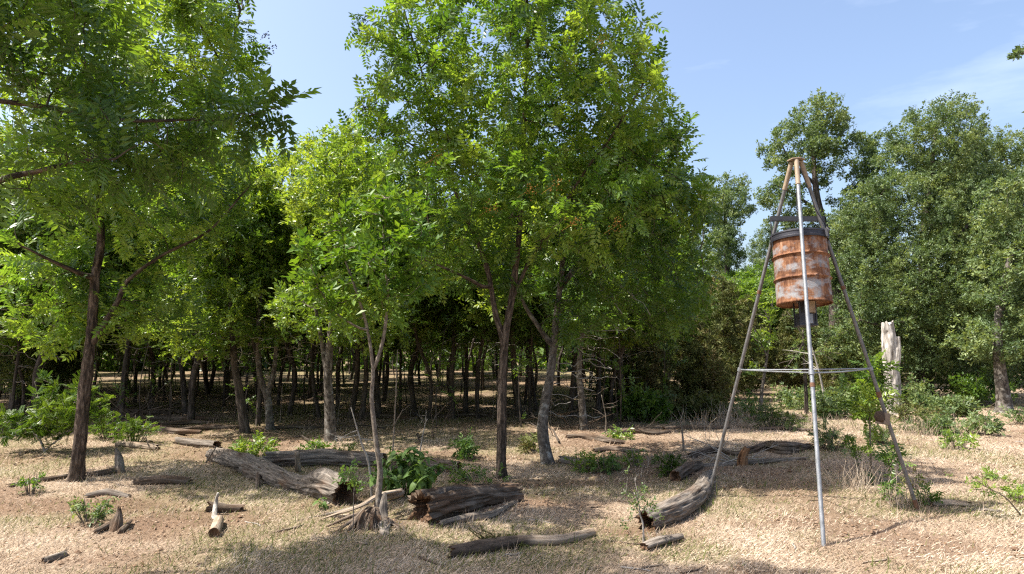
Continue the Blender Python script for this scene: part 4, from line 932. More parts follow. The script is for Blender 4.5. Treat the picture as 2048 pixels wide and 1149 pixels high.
log_thing('fallen_log', 'twisted dark dead trunk lying across the clearing behind the tripod', 'log', [(1380, 920), (1430, 912), (1480, 918), (1530, 906), (1575, 914), (1625, 902)], [0.04, 0.06, 0.045, 0.075, 0.095, 0.04], MD, 8, hollow=(0.1, 0.2), jag=(0.1, 0.25), crack=0.45, wob=0.55, cracks=2.5, amp=.3)
log_thing('fallen_log', 'thin split log in front of the twisted dead trunk', 'log', [(1395, 938), (1460, 934), (1560, 930), (1612, 928)], [0.03, 0.035, 0.03, 0.02], ML, 9, hollow=(0.05, 0.05), crack=0.25, sides=20)
log_thing('broken_stump', 'short upright red brown stump piece beside the twisted trunk', 'stump', None, [0.085, 0.075, 0.062, 0.05], [M_RED, M_ROT], 10, world=[G(1486, 934) - [0, 0, .05], P(1485, 920, G(1486, 934)[1]), P(1488, 908, G(1486, 934)[1]), P(1494, 898, G(1486, 934)[1])], hollow=(0.0, 0.06), jag=(0.0, 0.06), crack=0.3, sides=28)
log_thing('fallen_log', 'short dark log at the foot of the curved grey tree', 'log', [(1122, 925), (1150, 928), (1182, 934)], [0.06, 0.07, 0.075], ML, 11, hollow=(0.02, 0.08), crack=0.2, sides=24)
log_thing('fallen_log', 'dark rotten log half sunk beside the dark kneeling root piece', 'log', [(1352, 962), (1378, 950), (1400, 940)], [0.085, 0.08, 0.06], MD, 12, hollow=(0.1, 0.05), crack=0.3, sides=24)
log_thing('fallen_branch', 'bent branch with upright grey spike beside the leaning dark trunk', 'branch', [(172, 950), (200, 948), (232, 942)], [0.035, 0.045, 0.05], MD, 13, parts=[('spike', [G(240, 942) - [0, 0, .05], P(237, 915, G(240, 940)[1]), P(231, 896, G(240, 940)[1])], [0.075, 0.05, 0.012], M_DEAD)], hollow=(0.02, 0.02), sides=20)
log_thing('fallen_log', 'low shaded log lying on grass between leaning trunk and long log', 'log', [(268, 966), (320, 964), (378, 962)], [0.05, 0.065, 0.05], MD, 14, hollow=(0.02, 0.04), crack=0.25, sides=24)
log_thing('fallen_log', 'dark stub of log with upright forked stick on bare soil', 'log', [(418, 1020), (450, 1018), (482, 1016)], [0.055, 0.055, 0.045], MD, 15, parts=[('upright_stick', [G(428, 1032) - [0, 0, .03], P(431, 1010, 7.4), P(436, 986, 7.4)], [0.03, 0.022, 0.012], M_TWIG), ('root_toe', [G(428, 1030) + [0, 0, .02], G(446, 1030) + [0, 0, .01]], [0.02, 0.014], M_TWIG)], sides=20)
log_thing('log_chunk', 'short pale sawn chunk lying on churned soil', 'log', [(426, 1072), (436, 1044)], [0.052, 0.048], MP, 16, hollow=(0.01, 0.02), jag=(0.02, 0.03), crack=0.06, sides=24)
log_thing('snag_stump', 'small pointed weathered stump beside pale leafed weed', 'stump', None, [0.085, 0.06, 0.035, 0.012], MD, 17, world=[G(232, 1056) - [0, 0, .05], G(232, 1056) + [0, .02, .06], G(233, 1056) + [0, .03, .13], G(232, 1056) + [0, .03, .20]], parts=[('fallen_splinter', [G(190, 1066) + [0, 0, .02], G(222, 1052) + [0, 0, .03]], [0.02, 0.035], M_DEADB), ('fallen_splinter', [G(240, 1062) + [0, 0, .02], G(262, 1048) + [0, 0, .03]], [0.03, 0.015], M_DEADB)], hollow=(0, .02), jag=(0, .04), crack=0.4, sides=28)
log_thing('bark_slab', 'small grey furrowed bark piece lying alone on dry grass', 'wood slab', [(85, 1124), (105, 1117), (128, 1108)], [0.026, 0.034, 0.026], ML, 18, hollow=(0.01, 0.01), sides=16)
log_thing('fallen_log', 'pale bleached log with broken end behind the leaning dark trunk', 'log', [(232, 895), (268, 897), (312, 900)], [0.05, 0.06, 0.055], [M_DEADP, M_ROT], 19, hollow=(0.05, 0.12), jag=(.05, .15), crack=0.2, sides=28)
log_thing('fallen_log', 'greyish log lying in litter at the edge of the wood', 'log', [(352, 890), (390, 892), (432, 896)], [0.07, 0.08, 0.07], ML, 20, sides=24)
log_thing('fallen_branch', 'rough dead branch lying under the thick dark rotten log', 'branch', [(880, 1052), (940, 1040), (985, 1034), (1030, 1010)], [0.035, 0.045, 0.04, 0.03], ML, 21, wob=.25, sides=20)
log_thing('bark_slab', 'pale flat plank of wood beyond the tripod leg', 'wood slab', [(1868, 1018), (1900, 1017), (1938, 1020)], [0.03, 0.035, 0.03], MP, 22, sides=16)
log_thing('fallen_branch', 'dark broken branch lying in the grass outside the tripod', 'branch', [(1945, 1028), (1970, 1028), (2000, 1030)], [0.012, 0.018, 0.012], ML, 23, sides=12)
log_thing('bark_slab', 'low flat weathered slab at the foot of the leaning trunk', 'wood slab', [(175, 990), (215, 990), (255, 992)], [0.03, 0.04, 0.03], ML, 24, sides=16)
log_thing('fallen_branch', 'dark crooked branch lying left of the leaning trunk', 'branch', [(20, 970), (70, 966), (135, 952)], [0.03, 0.035, 0.03], MD, 25, sides=16)
# fallen logs on the wood floor
for i, (px, py, L, r, a) in enumerate([(60, 860, 1.9, .08, .2), (330, 866, 1.8, .10, -.3), (430, 862, 1.3, .09, .5), (345, 842, 2.2, .09, .1), (180, 838, 2.0, .08, -.1), (395, 850, 1.6, .07, .7), (600, 858, 1.4, .06, .4), (1190, 885, 1.1, .08, -.4), (1285, 872, 1.3, .09, .3),
                                       (1240, 905, .9, .06, .1), (960, 835, 2.2, .08, .05), (760, 838, 2.0, .09, -.2), (250, 828, 2.4, .11, .1), (1395, 862, 1.5, .07, .2), (1580, 862, 1.2, .06, -.1)]):
    g = G(px, py); q = np.array([math.cos(a), math.sin(a), 0]) * L / 2
    r *= .8; w_ = [g - q, g - q * .3 + [0, .12, 0], g + q * .4 - [0, .1, 0], g + q]; rr_ = [r * .7, r, r * .85, r * .5]
    for v, k in zip(w_, rr_): v[2] = T(v[0], v[1]) + k * .7
    log_thing('fallen_log', 'dark decaying log lying on the shaded litter under the trees', 'log', None, rr_, MD, 40 + i, world=w_, group='decaying logs on the wood floor', sides=20, ring=.06, crack=.3, wob=.25)

# white snag
g = G(1787, 827); d = g[1]
log_thing('bleached_snag', 'tall bleached white dead trunk with broken jagged top', 'snag', None, [0.235, 0.21, 0.205, 0.20, 0.185, 0.15], [M_SNAG, M_SNAG], 55,
    world=[g - [0, 0, .08], P(1786, 800, d), P(1784, 760, d), P(1781, 715, d), P(1778, 675, d), P(1775, 648, d)],
    parts=[('broken_stub', [P(1786, 730, d) + [0, -.1, 0], P(1790, 700, d) + [0, -.1, 0], P(1792, 674, d) + [0, -.1, 0]], [0.12, 0.10, 0.05], M_SNAG)], hollow=(0, .18), jag=(0, .16), crack=0.2, wob=.14, amp=.12, sides=44, ring=.04)

# rotten stump under the sapling: fibrous body, roots, slab and split planks
gb = G(745, 1052); ST = thing('rotten_stump', 'crumbling fibrous stump with splayed roots under the crooked sapling', 'stump', gb)
def rel(p): return np.asarray(p, float) - gb
def st_body(m):
    pth = [rel(gb) - [0, 0, .06], rel(gb) + [0, 0, .05], rel(gb) + [0.01, .02, .11], rel(gb) + [0.02, .03, .17]]
    n = 18; pp = catmull(pth, n); rd = np.interp(np.linspace(0, 1, n), [0, .25, .6, 1], [0.20, 0.16, 0.12, 0.06])
    V, Fc, bk = tube(pp, rd, 64, lambda a, s, r: r * (1.3 * (fbm(np.stack([np.cos(a) * 5, np.sin(a) * 5, s * 5], -1), 4, 71) - .5) - .3 * sstep(.8, .98, 1 - np.abs(fbm(np.stack([np.cos(a) * 3, np.sin(a) * 3, s * 1.5], -1), 2, 73) - .5) * 2)), False, True); m.add(V, Fc, bk)
part('stump_body', ST, M_DEADB, [st_body])
def root_part(nm, pts, rad, mat, flat=1.0, sides=14):
    q = [rel(p) for p in pts]; n = max(6, int(np.linalg.norm(np.diff(np.array(q), axis=0), axis=1).sum() / 0.025)); rd = np.interp(np.linspace(0, 1, n), np.linspace(0, 1, len(rad)), rad)
    sd = float(len(ST.children)) * 2.3
    def f(m):
        V, Fc, bk = tube(catmull(q, n), rd, sides, lambda a, s, r: r * .7 * (fbm(np.stack([np.cos(a) * 2.4 + sd, np.sin(a) * 2.4, s * 5], -1), 3, 15) - .5), True, True, flat=flat); m.add(V, Fc, bk)
    return part(nm, ST, mat, [f])
dS = gb[1]
root_part('split_plank', [P(800, 982, dS + .55) , P(760, 990, dS + .35), P(720, 1012, dS + .15), P(680, 1026, dS + .15), G(640, 1038) + [0, 0, .02]], [0.030, 0.032, 0.026, 0.022, 0.008], M_DEADP, .6)
root_part('split_plank', [P(735, 1008, dS + .3), P(690, 1020, dS + .35), P(640, 1032, dS + .5), G(590, 1038)], [0.018, 0.02, 0.016, 0.006], M_DEAD, .6)
root_part('split_plank', [P(740, 1022, dS + .1), P(700, 1034, dS + .1), G(655, 1052) + [0, 0, .02]], [0.03, 0.032, 0.014], M_DEADB, .6)
root_part('split_plank', [P(700, 1030, dS + .4), P(640, 1042, dS + .45), G(590, 1052) + [0, 0, .01], G(545, 1062) + [0, 0, .01]], [0.018, 0.02, 0.016, 0.006], M_DEADP)
root_part('upright_slab', [G(770, 1072) - [0, 0, .04], P(767, 1040, dS - .05), P(768, 1005, dS), P(770, 985, dS + .03)], [0.055, 0.048, 0.036, 0.016], M_DEAD, 0.6)
for i, (x0, y0, x1, y1, r) in enumerate([(728, 1022, 690, 1062, .030), (742, 1030, 733, 1064, .034), (752, 1025, 760, 1062, .026), (722, 1030, 664, 1064, .022), (770, 1036, 815, 1062, .020)]):
    root_part('root', [P(x0, y0, dS - .04), P((x0 * .5 + x1 * .5), (y0 + y1) / 2 + 2, dS - .1), G(x1, y1) - [0, 0, .03]], [r * 1.3, r, r * .4], M_DEADB, 0.7)
log_thing('fallen_log', 'cut pale branch piece resting behind the rotten stump', 'log', [(768, 1000), (785, 1000), (806, 996)], [0.045, 0.047, 0.045], MP, 56, sides=20, hollow=(.01, .01), jag=(.01, .01), crack=.05, world=[P(768, 994, dS + .5), P(785, 990, dS + .6), P(803, 985, dS + .7)])

# bare branches, sticks and slim stems
def branchy(mb, p, d, L, r, rng, depth=2, wig=0.25, kids=3, mi=0):
    n = 7; pts = [np.asarray(p, float)]; d = np.asarray(d, float); d /= np.linalg.norm(d)
    for k in range(n):
        d = d + rng.normal(0, wig, 3) * 0.35; d /= np.linalg.norm(d); pts.append(pts[-1] + d * L / n)
    V, Fc, bk = tube(np.array(pts), np.linspace(r, r * .3, n + 1), 6 if r > .008 else 4, None, False, True); mb.add(V, Fc, bk, mi)
    if depth > 0:
        for k in range(kids):
            i = int(rng.integers(2, n)); a = d + rng.normal(0, .6, 3); branchy(mb, pts[i], a, L * rng.uniform(.35, .6), r * .5, rng, depth - 1, wig, kids, mi)
for i, (px, py, dx, dy, dz, L, r) in enumerate([(1462, 925, -.8, .1, .55, .75, .010), (1455, 928, -.9, -.2, .35, .7, .009), (1470, 930, -.6, .3, .3, .6, .008), (1500, 925, .7, .1, .35, .5, .008), (1440, 935, .9, .2, .15, .8, .009), (1420, 930, .5, -.1, .45, .5, .008)]):
    rng = np.random.default_rng(200 + i); mb = MB(); g = G(px, py); branchy(mb, (0, 0, 0.01), (dx, dy, dz), L, r, rng, 2)
    o = tag(ob('dead_branch', mb.mesh('dead_branch', M_TWIG), None, g), 'bleached brushy dead branch in the twig pile by the twisted trunk', 'branch', 'bleached twigs piled by the twisted trunk')
_db = []
for k in range(5):
    mb = MB(); branchy(mb, (0, 0, 0.03), (1, .2, .12), 1.3, .016, np.random.default_rng(260 + k), 2, .3, 3); _db.append(mb.mesh('dead_branch', M_BARKW if k % 2 else M_DEADB))
for i in range(70):
    y = 12.2 + 13 * RNG.uniform(); x = RNG.uniform(-.78 * y, .2 * y); o = ob('dead_branch', _db[i % 5], None, (x, y, T(x, y))); o.rotation_euler = (RNG.normal(0, .08), RNG.normal(0, .06), RNG.uniform(0, 6.28)); s_ = RNG.uniform(.6, 1.4); o.scale = (s_, s_, s_)
    tag(o, 'dark fallen branch lying in the litter among the trunks', 'branch', 'fallen branches on the wood floor')
def slim(name, label, cat, pts, r, mat, seed, kids=2, leaf=None, nl=0, group=None, kl=.3, lsc=(.6, 1.0)):
    rng = np.random.default_rng(seed); g = np.array(pts[0]); q = np.array(pts) - g; q[0][2] -= .03; root = thing(name, label, cat, g, 0, group); mb = MB(); n = 16; c = catmull(q, n)
    V, Fc, bk = tube(c, np.linspace(r, r * .35, n), 7, None, False, True); mb.add(V, Fc, bk)
    tips = []
    for k in range(kids):
        i = int(rng.integers(n // 2, n - 1)); dd = rng.normal(0, .6, 3) + [0, 0, .5]; m2 = MB(); branchy(mb, c[i], dd, kl * rng.uniform(.6, 1.2), r * .45, rng, 1, kids=2); tips.append((c[i], dd / np.linalg.norm(dd) * kl))
    ob('stem', mb.mesh('stem', mat), root)
    if leaf:
        tm, lm = leaf; P_ = []
        for k in range(nl):
            a, b = tips[int(rng.integers(0, len(tips)))] if tips and rng.uniform() < .75 else (c[-1 - int(rng.integers(0, 5))], rng.normal(0, .05, 3)); P_.append(a + b * rng.uniform(.2, 1.1) + rng.normal(0, .03, 3))
        V, Fc, R = place_leaves(rng, tm, np.array(P_), rng.normal(0, .7, (nl, 3)) + [0, 0, .3], lsc)
        ob('leaves', mk_mesh('leaves', V, [Fc], lm, {'rnd': ('FLOAT', 'FACE', R)}, smooth=False), root)
    return root
D = lambda px, py: G(px, py)[1]
d = D(745, 1000); slim('bare_sapling', 'thin whitish bare sapling stem with forked top left of crooked sapling', 'sapling', [G(745, 1000), P(738, 930, d), P(722, 885, d), P(712, 850, d), P(702, 815, d)], .016, M_TWIG, 301, 3)
d = D(782, 990); slim('bare_sapling', 'thin straight brown shoot right of the crooked sapling', 'sapling', [G(778, 990), P(784, 920, d), P(788, 860, d), P(792, 780, d), P(795, 700, d)], .013, M_BARKS, 302, 3)
d = D(835, 930); slim('bare_sapling', 'leafless little stem with forked tips in the sunlit clearing', 'sapling', [G(835, 930), P(842, 890, d), P(850, 850, d), P(855, 838, d)], .011, M_TWIG, 303, 3, kl=.25)
d = D(1521, 838); slim('bare_sapling', 'slim grey sapling stem rising from the green bush', 'sapling', [G(1521, 838), P(1523, 790, d), P(1530, 740, d), P(1537, 690, d), P(1545, 600, d)], .05, M_BARKG, 304, 5, (TM_ELM, M_LEAF_E), 110, kl=.9, lsc=(1, 1.5))
d = D(1656, 830); slim('bare_sapling', 'pale slanting stem between the tripod legs', 'sapling', [G(1656, 832), P(1648, 790, d), P(1637, 740, d), P(1622, 690, d)], .04, M_TWIG, 305, 3, kl=.6)
d = D(1616, 826); slim('bare_sapling', 'dark slim trunk behind the bright tripod leg', 'sapling', [G(1613, 826), P(1612, 780, d), P(1608, 720, d), P(1606, 660, d)], .06, M_BARKW, 306, 4, (TM_ELM, M_LEAF_O), 90, kl=.9, lsc=(1, 1.5))
d = D(1367, 905); slim('bare_sapling', 'broken grey stem standing near the twig pile', 'sapling', [G(1367, 905), P(1366, 880, d), P(1362, 848, d), P(1360, 838, d)], .022, M_BARKS, 307, 1)
d = D(1287, 1085); slim('small_sapling', 'spindly little sapling with sparse pale leaves before curved log', 'sapling', [G(1287, 1085), P(1286, 1050, d), P(1280, 1030, d), P(1278, 1010, d), P(1268, 985, d)], .010, M_TWIG, 308, 6, ([tm_tuft(TMP_RNG, 9, .032, .010) for _ in range(3)], M_LEAF_O), 34, kl=.24, lsc=(.7, 1.1))
d = D(1975, 1040); slim('leaning_twig', 'long arching green twig leaning over dry grass', 'twig', [G(2046, 1035), P(2010, 995, d), P(1965, 970, d), P(1935, 945, d)], .008, M_BARKS, 309, 5, (TM_HERB, M_LEAF_E), 16, kl=.2, lsc=(.4, .7))
d = D(706, 1062); slim('small_sapling', 'pale leafed little shoot in front of the long log end', 'sapling', [G(706, 1062), P(707, 1010, d), P(708, 970, d), P(707, 950, d)], .006, M_BARKS, 310, 4, (TM_HERB, M_LEAF_H), 24, kl=.12, lsc=(.5, .8))
for i, (px, py, h) in enumerate([(378, 830, 70), (480, 860, 50), (1100, 850, 90), (985, 840, 70), (1210, 870, 80), (340, 838, 60), (1415, 838, 50), (560, 850, 80), (820, 835, 80), (675, 850, 60), (870, 838, 75), (298, 845, 50)]):
    d = D(px, py); slim('bare_sapling', 'thin bare shoot standing between the trunks of the wood', 'sapling', [G(px, py), P(px + 2, py - h * .4, d), P(px + RNG.uniform(-8, 8), py - h, d)], .014, M_BARKS, 320 + i, 3, group='bare shoots between the trunks')

# ------------------------------------------------------------------ low plants
def ovate_leaf(rng, L, Wd, droop):
    """a soft leaf blade, 5 stations x 3, folded and drooping, growing along +X"""
    us = np.linspace(0, 1, 6); V = []
    for u in us:
        w = Wd * math.sin(math.pi * (u ** 0.75)) ** 0.9 * (1 - .25 * u) + .0015; x = L * u * (1 - .25 * droop * u); z = -droop * L * u * u * .8
        for s in (-1, 0, 1): V.append([x, s * w, z + (abs(s) * w * .35 - abs(s) * w * .5 * u) + rng.normal(0, .002)])
    F_ = []
    for i in range(5):
        for j in range(2): a = i * 3 + j; F_.append([a, a + 1, a + 4, a + 3])
    return np.array(V), np.array(F_)
leaf_meshes = []
for k in range(5):
    rng = np.random.default_rng(400 + k); V, Fc = ovate_leaf(rng, .15 + .02 * (k % 3), .042 + .006 * (k % 2), .55 + .2 * (k % 3))
    leaf_meshes.append(mk_mesh('leaf', V, [Fc], M_LEAF_H, {'rnd': ('FLOAT', 'FACE', np.full(len(Fc), .15 + .17 * k))}, smooth=True))
def big_herb(g, w, h, nst, label, seed, nleaf=12, ls=1.0, group=None):
    rng = np.random.default_rng(seed); root = thing('broadleaf_herb', label, 'plant', g, 0, group)
    for s in range(nst):
        a = rng.uniform(0, 6.28); rr_ = rng.uniform(.15, 1) * w / 2; hh = h * rng.uniform(.6, 1.0) * (1 - .35 * (rr_ / (w / 2)) ** 2)
        q = [(0.03 * math.cos(a), .03 * math.sin(a), -.02), (rr_ * .45 * math.cos(a), rr_ * .45 * math.sin(a), hh * .6), (rr_ * math.cos(a), rr_ * math.sin(a), hh)]
        c = catmull(q, 9); mb = MB(); V, Fc, bk = tube(c, np.linspace(.006, .003, 9), 5, None, False, True); mb.add(V, Fc, bk); ob('stem', mb.mesh('stem', M_LEAF_H, extra=None), root)
        for k in range(nleaf):
            t = 3 + 5.99 * (k + .5) / nleaf; i = int(t); p = c[i] + (c[min(8, i + 1)] - c[i]) * (t - i)
            o = ob('leaf', leaf_meshes[int(rng.integers(0, 5))], root, p); sc = ls * rng.uniform(.65, 1.15) * (1 - .35 * (k / nleaf) ** 2)
            o.scale = (sc, sc, sc); o.rotation_euler = (rng.normal(0, .3), rng.normal(.25, .35) - .5 * (k / nleaf), a + k * 2.4 + rng.normal(0, .4))
    return root
big_herb(G(812, 990), 1.15, 0.56, 20, 'lush broad leaved green herb behind the rotten stump', 501, 12, 1.15)
big_herb(G(766, 985) + [0, .2, 0], 0.3, 0.62, 3, 'taller shoot of pale green leaves beside the crooked sapling', 502, 12, .7)
big_herb(G(650, 1012), 0.16, 0.14, 2, 'small fresh green seedling before the hollow log end', 503, 6, .62)
def herb(name, label, px, py, w, h, n, tm, lm, seed, sc=(.6, 1.0), stems=14, group=None, drop=0.0, smat=None):
    """w, h in photo pixels"""
    rng = np.random.default_rng(seed); g = G(px, py); s = g[1] / F_PX; w *= s; h *= s; root = thing(name, label, 'plant' if name != 'shrub' else 'shrub', g, 0, group); mb = MB(); Pn = []; Dn = []
    for k in range(stems):
        a = rng.uniform(0, 6.28); rr_ = math.sqrt(rng.uniform(0, 1)) * w / 2; hh = h * rng.uniform(.5, 1) * (1 - .45 * (rr_ / (w / 2)) ** 2)
        q = np.array([(rr_ * .35 * math.cos(a), rr_ * .35 * math.sin(a), -.02), (rr_ * .75 * math.cos(a), rr_ * .75 * math.sin(a), hh * .55), (rr_ * math.cos(a), rr_ * math.sin(a), hh)]); c = catmull(q, 8)
        V, Fc, bk = tube(c, np.linspace(.006, .002, 8) * (1 + h), 4, None, False, True); mb.add(V, Fc, bk)
        for j in range(max(1, n // stems)):
            t = rng.uniform(.3, 1) * 6.99; i = int(t); Pn.append(c[i] + (c[i + 1] - c[i]) * (t - i) + rng.normal(0, .012 + w * .05, 3)); Dn.append(np.array([math.cos(a), math.sin(a), .3 - drop]) * .7 + rng.normal(0, .6, 3))
    Pn = np.array(Pn); Pn[:, 2] = np.maximum(Pn[:, 2], .02)
    ob('stems', mb.mesh('stems', smat or M_BARKS), root)
    V, Fc, R = place_leaves(rng, tm, Pn, np.array(Dn), sc, clump=np.clip(fbm(Pn * 3 + seed, 2, 5), 0, 1)); ob('leaves', mk_mesh('leaves', V, [Fc], lm, {'rnd': ('FLOAT', 'FACE', R)}, smooth=False), root)
    return root
H = [('leafy_weed', 'pale green weed clump on sunlit litter behind the forked tree', 930, 915, 60, 42, 90, TM_HERB, M_LEAF_H), ('leafy_weed', 'yellow green drooping weed by the foot of the grey tree', 1165, 942, 55, 45, 110, TM_HERB, M_LEAF_E),
     ('leafy_weed', 'bright drooping weed right of the short dark log', 1212, 942, 55, 42, 110, TM_HERB, M_LEAF_H), ('leafy_weed', 'small yellow green weed in the litter between trunks and curved log', 1270, 934, 38, 36, 60, TM_HERB, M_LEAF_E),
     ('leafy_weed', 'dense dark green bushy weed behind the curved log', 1334, 950, 55, 52, 170, TM_FEA, M_LEAF_W), ('shrub', 'green leafy shrub growing behind the long knobbly log', 505, 915, 75, 48, 150, TM_HERB, M_LEAF_E),
     ('leafy_weed', 'wilting broad weed behind the hollow split log', 625, 905, 40, 32, 40, TM_HERB, M_LEAF_W), ('leafy_weed', 'dark leafy weed over the end of the hollow split log', 685, 922, 55, 42, 90, TM_HERB, M_LEAF_W),
     ('leafy_weed', 'pale grey green weed on bare soil beside the pointed stump', 180, 1045, 70, 62, 60, TM_HERB, M_LEAF_O), ('leafy_weed', 'thin dark seedling standing on bare soil left of the leaning trunk', 62, 985, 30, 52, 34, TM_HERB, M_LEAF_W),
     ('leafy_weed', 'low green creeper around the foot of the forked tree', 945, 955, 140, 26, 110, TM_HERB, M_LEAF_W), ('leafy_weed', 'brownish drooping tuft beside the grey tree foot', 1062, 905, 42, 36, 70, TM_HERB, M_LEAF_J),
     ('shrub', 'wide low green bush behind the left tripod leg', 1548, 858, 120, 56, 330, TM_FEA, M_LEAF_O), ('shrub', 'grey green feathery bush right of the bright tripod leg', 1660, 905, 70, 62, 150, TM_FEA, M_LEAF_O), ('shrub', 'feathery green bush beside the small leafy sapling', 1765, 890, 46, 48, 120, TM_FEA, M_LEAF_O),
     ('shrub', 'dense green bramble in front of the huge oak', 1915, 868, 100, 50, 240, TM_HERB, M_LEAF_O), ('shrub', 'bright yellow green low bush on open dry grass', 1918, 900, 56, 40, 64, TM_HERB, M_LEAF_E), ('shrub', 'dark green brush patch beyond the bramble', 1968, 868, 60, 50, 130, TM_HERB, M_LEAF_O),
     ('shrub', 'olive brush patch at the foot of the white snag', 1830, 842, 110, 44, 190, TM_HERB, M_LEAF_J), ('shrub', 'sprawling weeds between snag and bramble', 1850, 868, 90, 36, 120, TM_FEA, M_LEAF_H), ('shrub', 'bushy pale undergrowth behind the twisted dead trunk', 1430, 842, 90, 50, 170, TM_FEA, M_LEAF_J),
     ('shrub', 'grey green undergrowth at the foot of the juniper', 1350, 835, 100, 48, 190, TM_HERB, M_LEAF_O), ('leafy_weed', 'small leafy sprout at the right tripod foot', 1858, 1015, 36, 34, 40, TM_HERB, M_LEAF_W), ('leafy_weed', 'dark little weed inside the tripod by the far leg', 1786, 1005, 34, 34, 34, TM_HERB, M_LEAF_W),
     ('shrub', 'feathery green bush behind the pale bleached log', 265, 888, 90, 60, 200, TM_FEA, M_LEAF_M), ('shrub', 'light green shrub growing between leaning trunk and the wood', 215, 880, 60, 66, 150, TM_FEA, M_LEAF_M), ('leafy_weed', 'small green clump by the crooked little log on the wood floor', 1245, 880, 36, 26, 40, TM_HERB, M_LEAF_E),
     ('leafy_weed', 'tiny weed sprig on the dry grass beyond the tripod', 1832, 985, 26, 44, 22, TM_HERB, M_LEAF_J), ('leafy_weed', 'low bright green mat on dry grass under the arching twig', 1995, 965, 50, 12, 40, TM_HERB, M_LEAF_E), ('shrub', 'leafy green bush past the end of the dry grass by stout oak', 2040, 850, 60, 40, 90, TM_HERB, M_LEAF_O), ('leafy_weed', 'thin leafy weeds near the end of the arching twig', 2030, 1010, 50, 40, 40, TM_HERB, M_LEAF_E),
     ('shrub', 'thick dark brush under the lowest boughs of the huge oak', 1885, 832, 120, 50, 220, TM_OAK, M_LEAF_O), ('shrub', 'tall brush closing the gap beneath the oak and snag', 1725, 805, 110, 100, 380, TM_OAK, M_LEAF_O), ('shrub', 'dim brush between snag and huge oak', 1820, 815, 110, 70, 260, TM_OAK, M_LEAF_O),
     ('shrub', 'leafy brush in shade beside the grove, behind the fallen logs', 1285, 845, 110, 70, 300, TM_OAK, M_LEAF_W), ('shrub', 'low olive brush spreading before the junipers', 1385, 838, 130, 60, 300, TM_OAK, M_LEAF_J), ('shrub', 'pale sunlit brush beneath the slim grey sapling', 1500, 835, 90, 60, 220, TM_HERB, M_LEAF_H), ('shrub', 'brush clump among stems right of the bright tripod leg', 1690, 835, 110, 60, 260, TM_OAK, M_LEAF_O),
     ('shrub', 'dark brush beyond the stout flaring oak trunk', 1960, 815, 120, 80, 300, TM_OAK, M_LEAF_W), ('shrub', 'low brush far behind the bright tripod leg', 1600, 815, 120, 50, 240, TM_OAK, M_LEAF_O),
     ('leafy_weed', 'green tuft growing over the slim bent pole', 995, 1094, 70, 22, 90, TM_FEA, M_LEAF_J)]
for i, (nm, lab, px, py, w, h, n, tm, lm) in enumerate(H):
    far = D(px, py) > 11; herb(nm, lab, px, py, w, h, n, tm, lm, 600 + i, (1.1, 1.8) if tm is TM_OAK else (.7, 1.2) if far else (.45, .8), stems=10 if n < 100 else 20)
# dry weed stalks
def stalks(px, py, w, h, n, seed, label):
    rng = np.random.default_rng(seed); g = G(px, py); s = g[1] / F_PX; mb = MB()
    for k in range(n):
        o = np.array([rng.normal(0, w * s * .3), rng.normal(0, w * s * .3), 0]); d_ = np.array([rng.normal(0, .35), rng.normal(0, .3), 1]); L = h * s * rng.uniform(.4, 1)
        V, Fc, bk = tube([o, o + d_ * L * .5, o + d_ * L + [rng.normal(0, .1) * L, 0, -.05 * L]], [.004, .003, .0015], 3, None, False, False); mb.add(V, Fc, bk)
    n_f = sum(len(f) for k in mb.F for f in mb.F[k])
    me = mb.mesh('dry_stalks', M_STRAW, extra={'rnd': ('FLOAT', 'FACE', rng.uniform(.3, 1, n_f))})
    tag(ob('dry_stalks', me, None, g), label, 'dry grass', kind='stuff')
for i, a in enumerate([(1720, 985, 90, 60, 60), (1800, 1015, 80, 40, 50), (1760, 950, 120, 40, 60), (1830, 870, 120, 40, 120), (1460, 850, 90, 50, 120), (1400, 860, 60, 40, 60), (1280, 925, 80, 34, 50), (1140, 925, 60, 20, 30), (760, 1060, 60, 22, 40), (1660, 860, 140, 36, 110), (1900, 900, 120, 24, 60), (1320, 1075, 60, 22, 30)]):
    stalks(*a, 700 + i, 'dry straw coloured weed stalks standing in the pasture')
# the two leafy saplings inside the tripod and the feathery shrub
def small_tree(name, label, seed, bp, lines, ells, lm, tm, bark, sc, r0=.02, per=2.0, dk=.1, step=.07):
    g = G(*bp); d = g[1]
    return build_tree(name, label, 'sapling' if 'sap' in name else 'shrub', seed, g, [([g] + px_line(lines[0], d), r0, .006)] + [(px_line(l, d), r0 * .6, .004) for l in lines[1:]], [px_ell(a, b, c, e, d + f, h, n) for a, b, c, e, f, h, n in ells],
        bark, lm, tm, step=step, dk=dk, per=per, trunk_sides=10, scale=sc, bark_amp=.05, flare=1.2, maxn=4000)[0]
small_tree('leafy_sapling', 'young sapling with feather shaped leaves growing inside the tripod', 801, (1742, 972), [[(1741, 900), (1739, 830), (1736, 770), (1742, 730)]], [(1720, 795, 42, 50, 0, .3, 60), (1762, 770, 36, 38, 0, .22, 40), (1740, 735, 26, 18, 0, .15, 14)], M_LEAF_E, TM_PIN, M_BARKS, (.6, .85), .015, per=2.0)
small_tree('leafy_sapling', 'low leafy shoot left of the feather leaved sapling', 802, (1722, 965), [[(1716, 930), (1710, 905), (1706, 885)]], [(1704, 898, 28, 22, 0, .18, 30)], M_LEAF_W, TM_HERB, M_BARKS, (.5, .8), .011)
small_tree('leafy_sapling', 'low leafy shoot with long leaflets behind the right tripod leg', 803, (1748, 975), [[(1768, 945), (1785, 915), (1790, 895)]], [(1790, 912, 32, 24, 0, .2, 22)], M_LEAF_W, TM_PIN, M_BARKS, (.5, .75), .009)
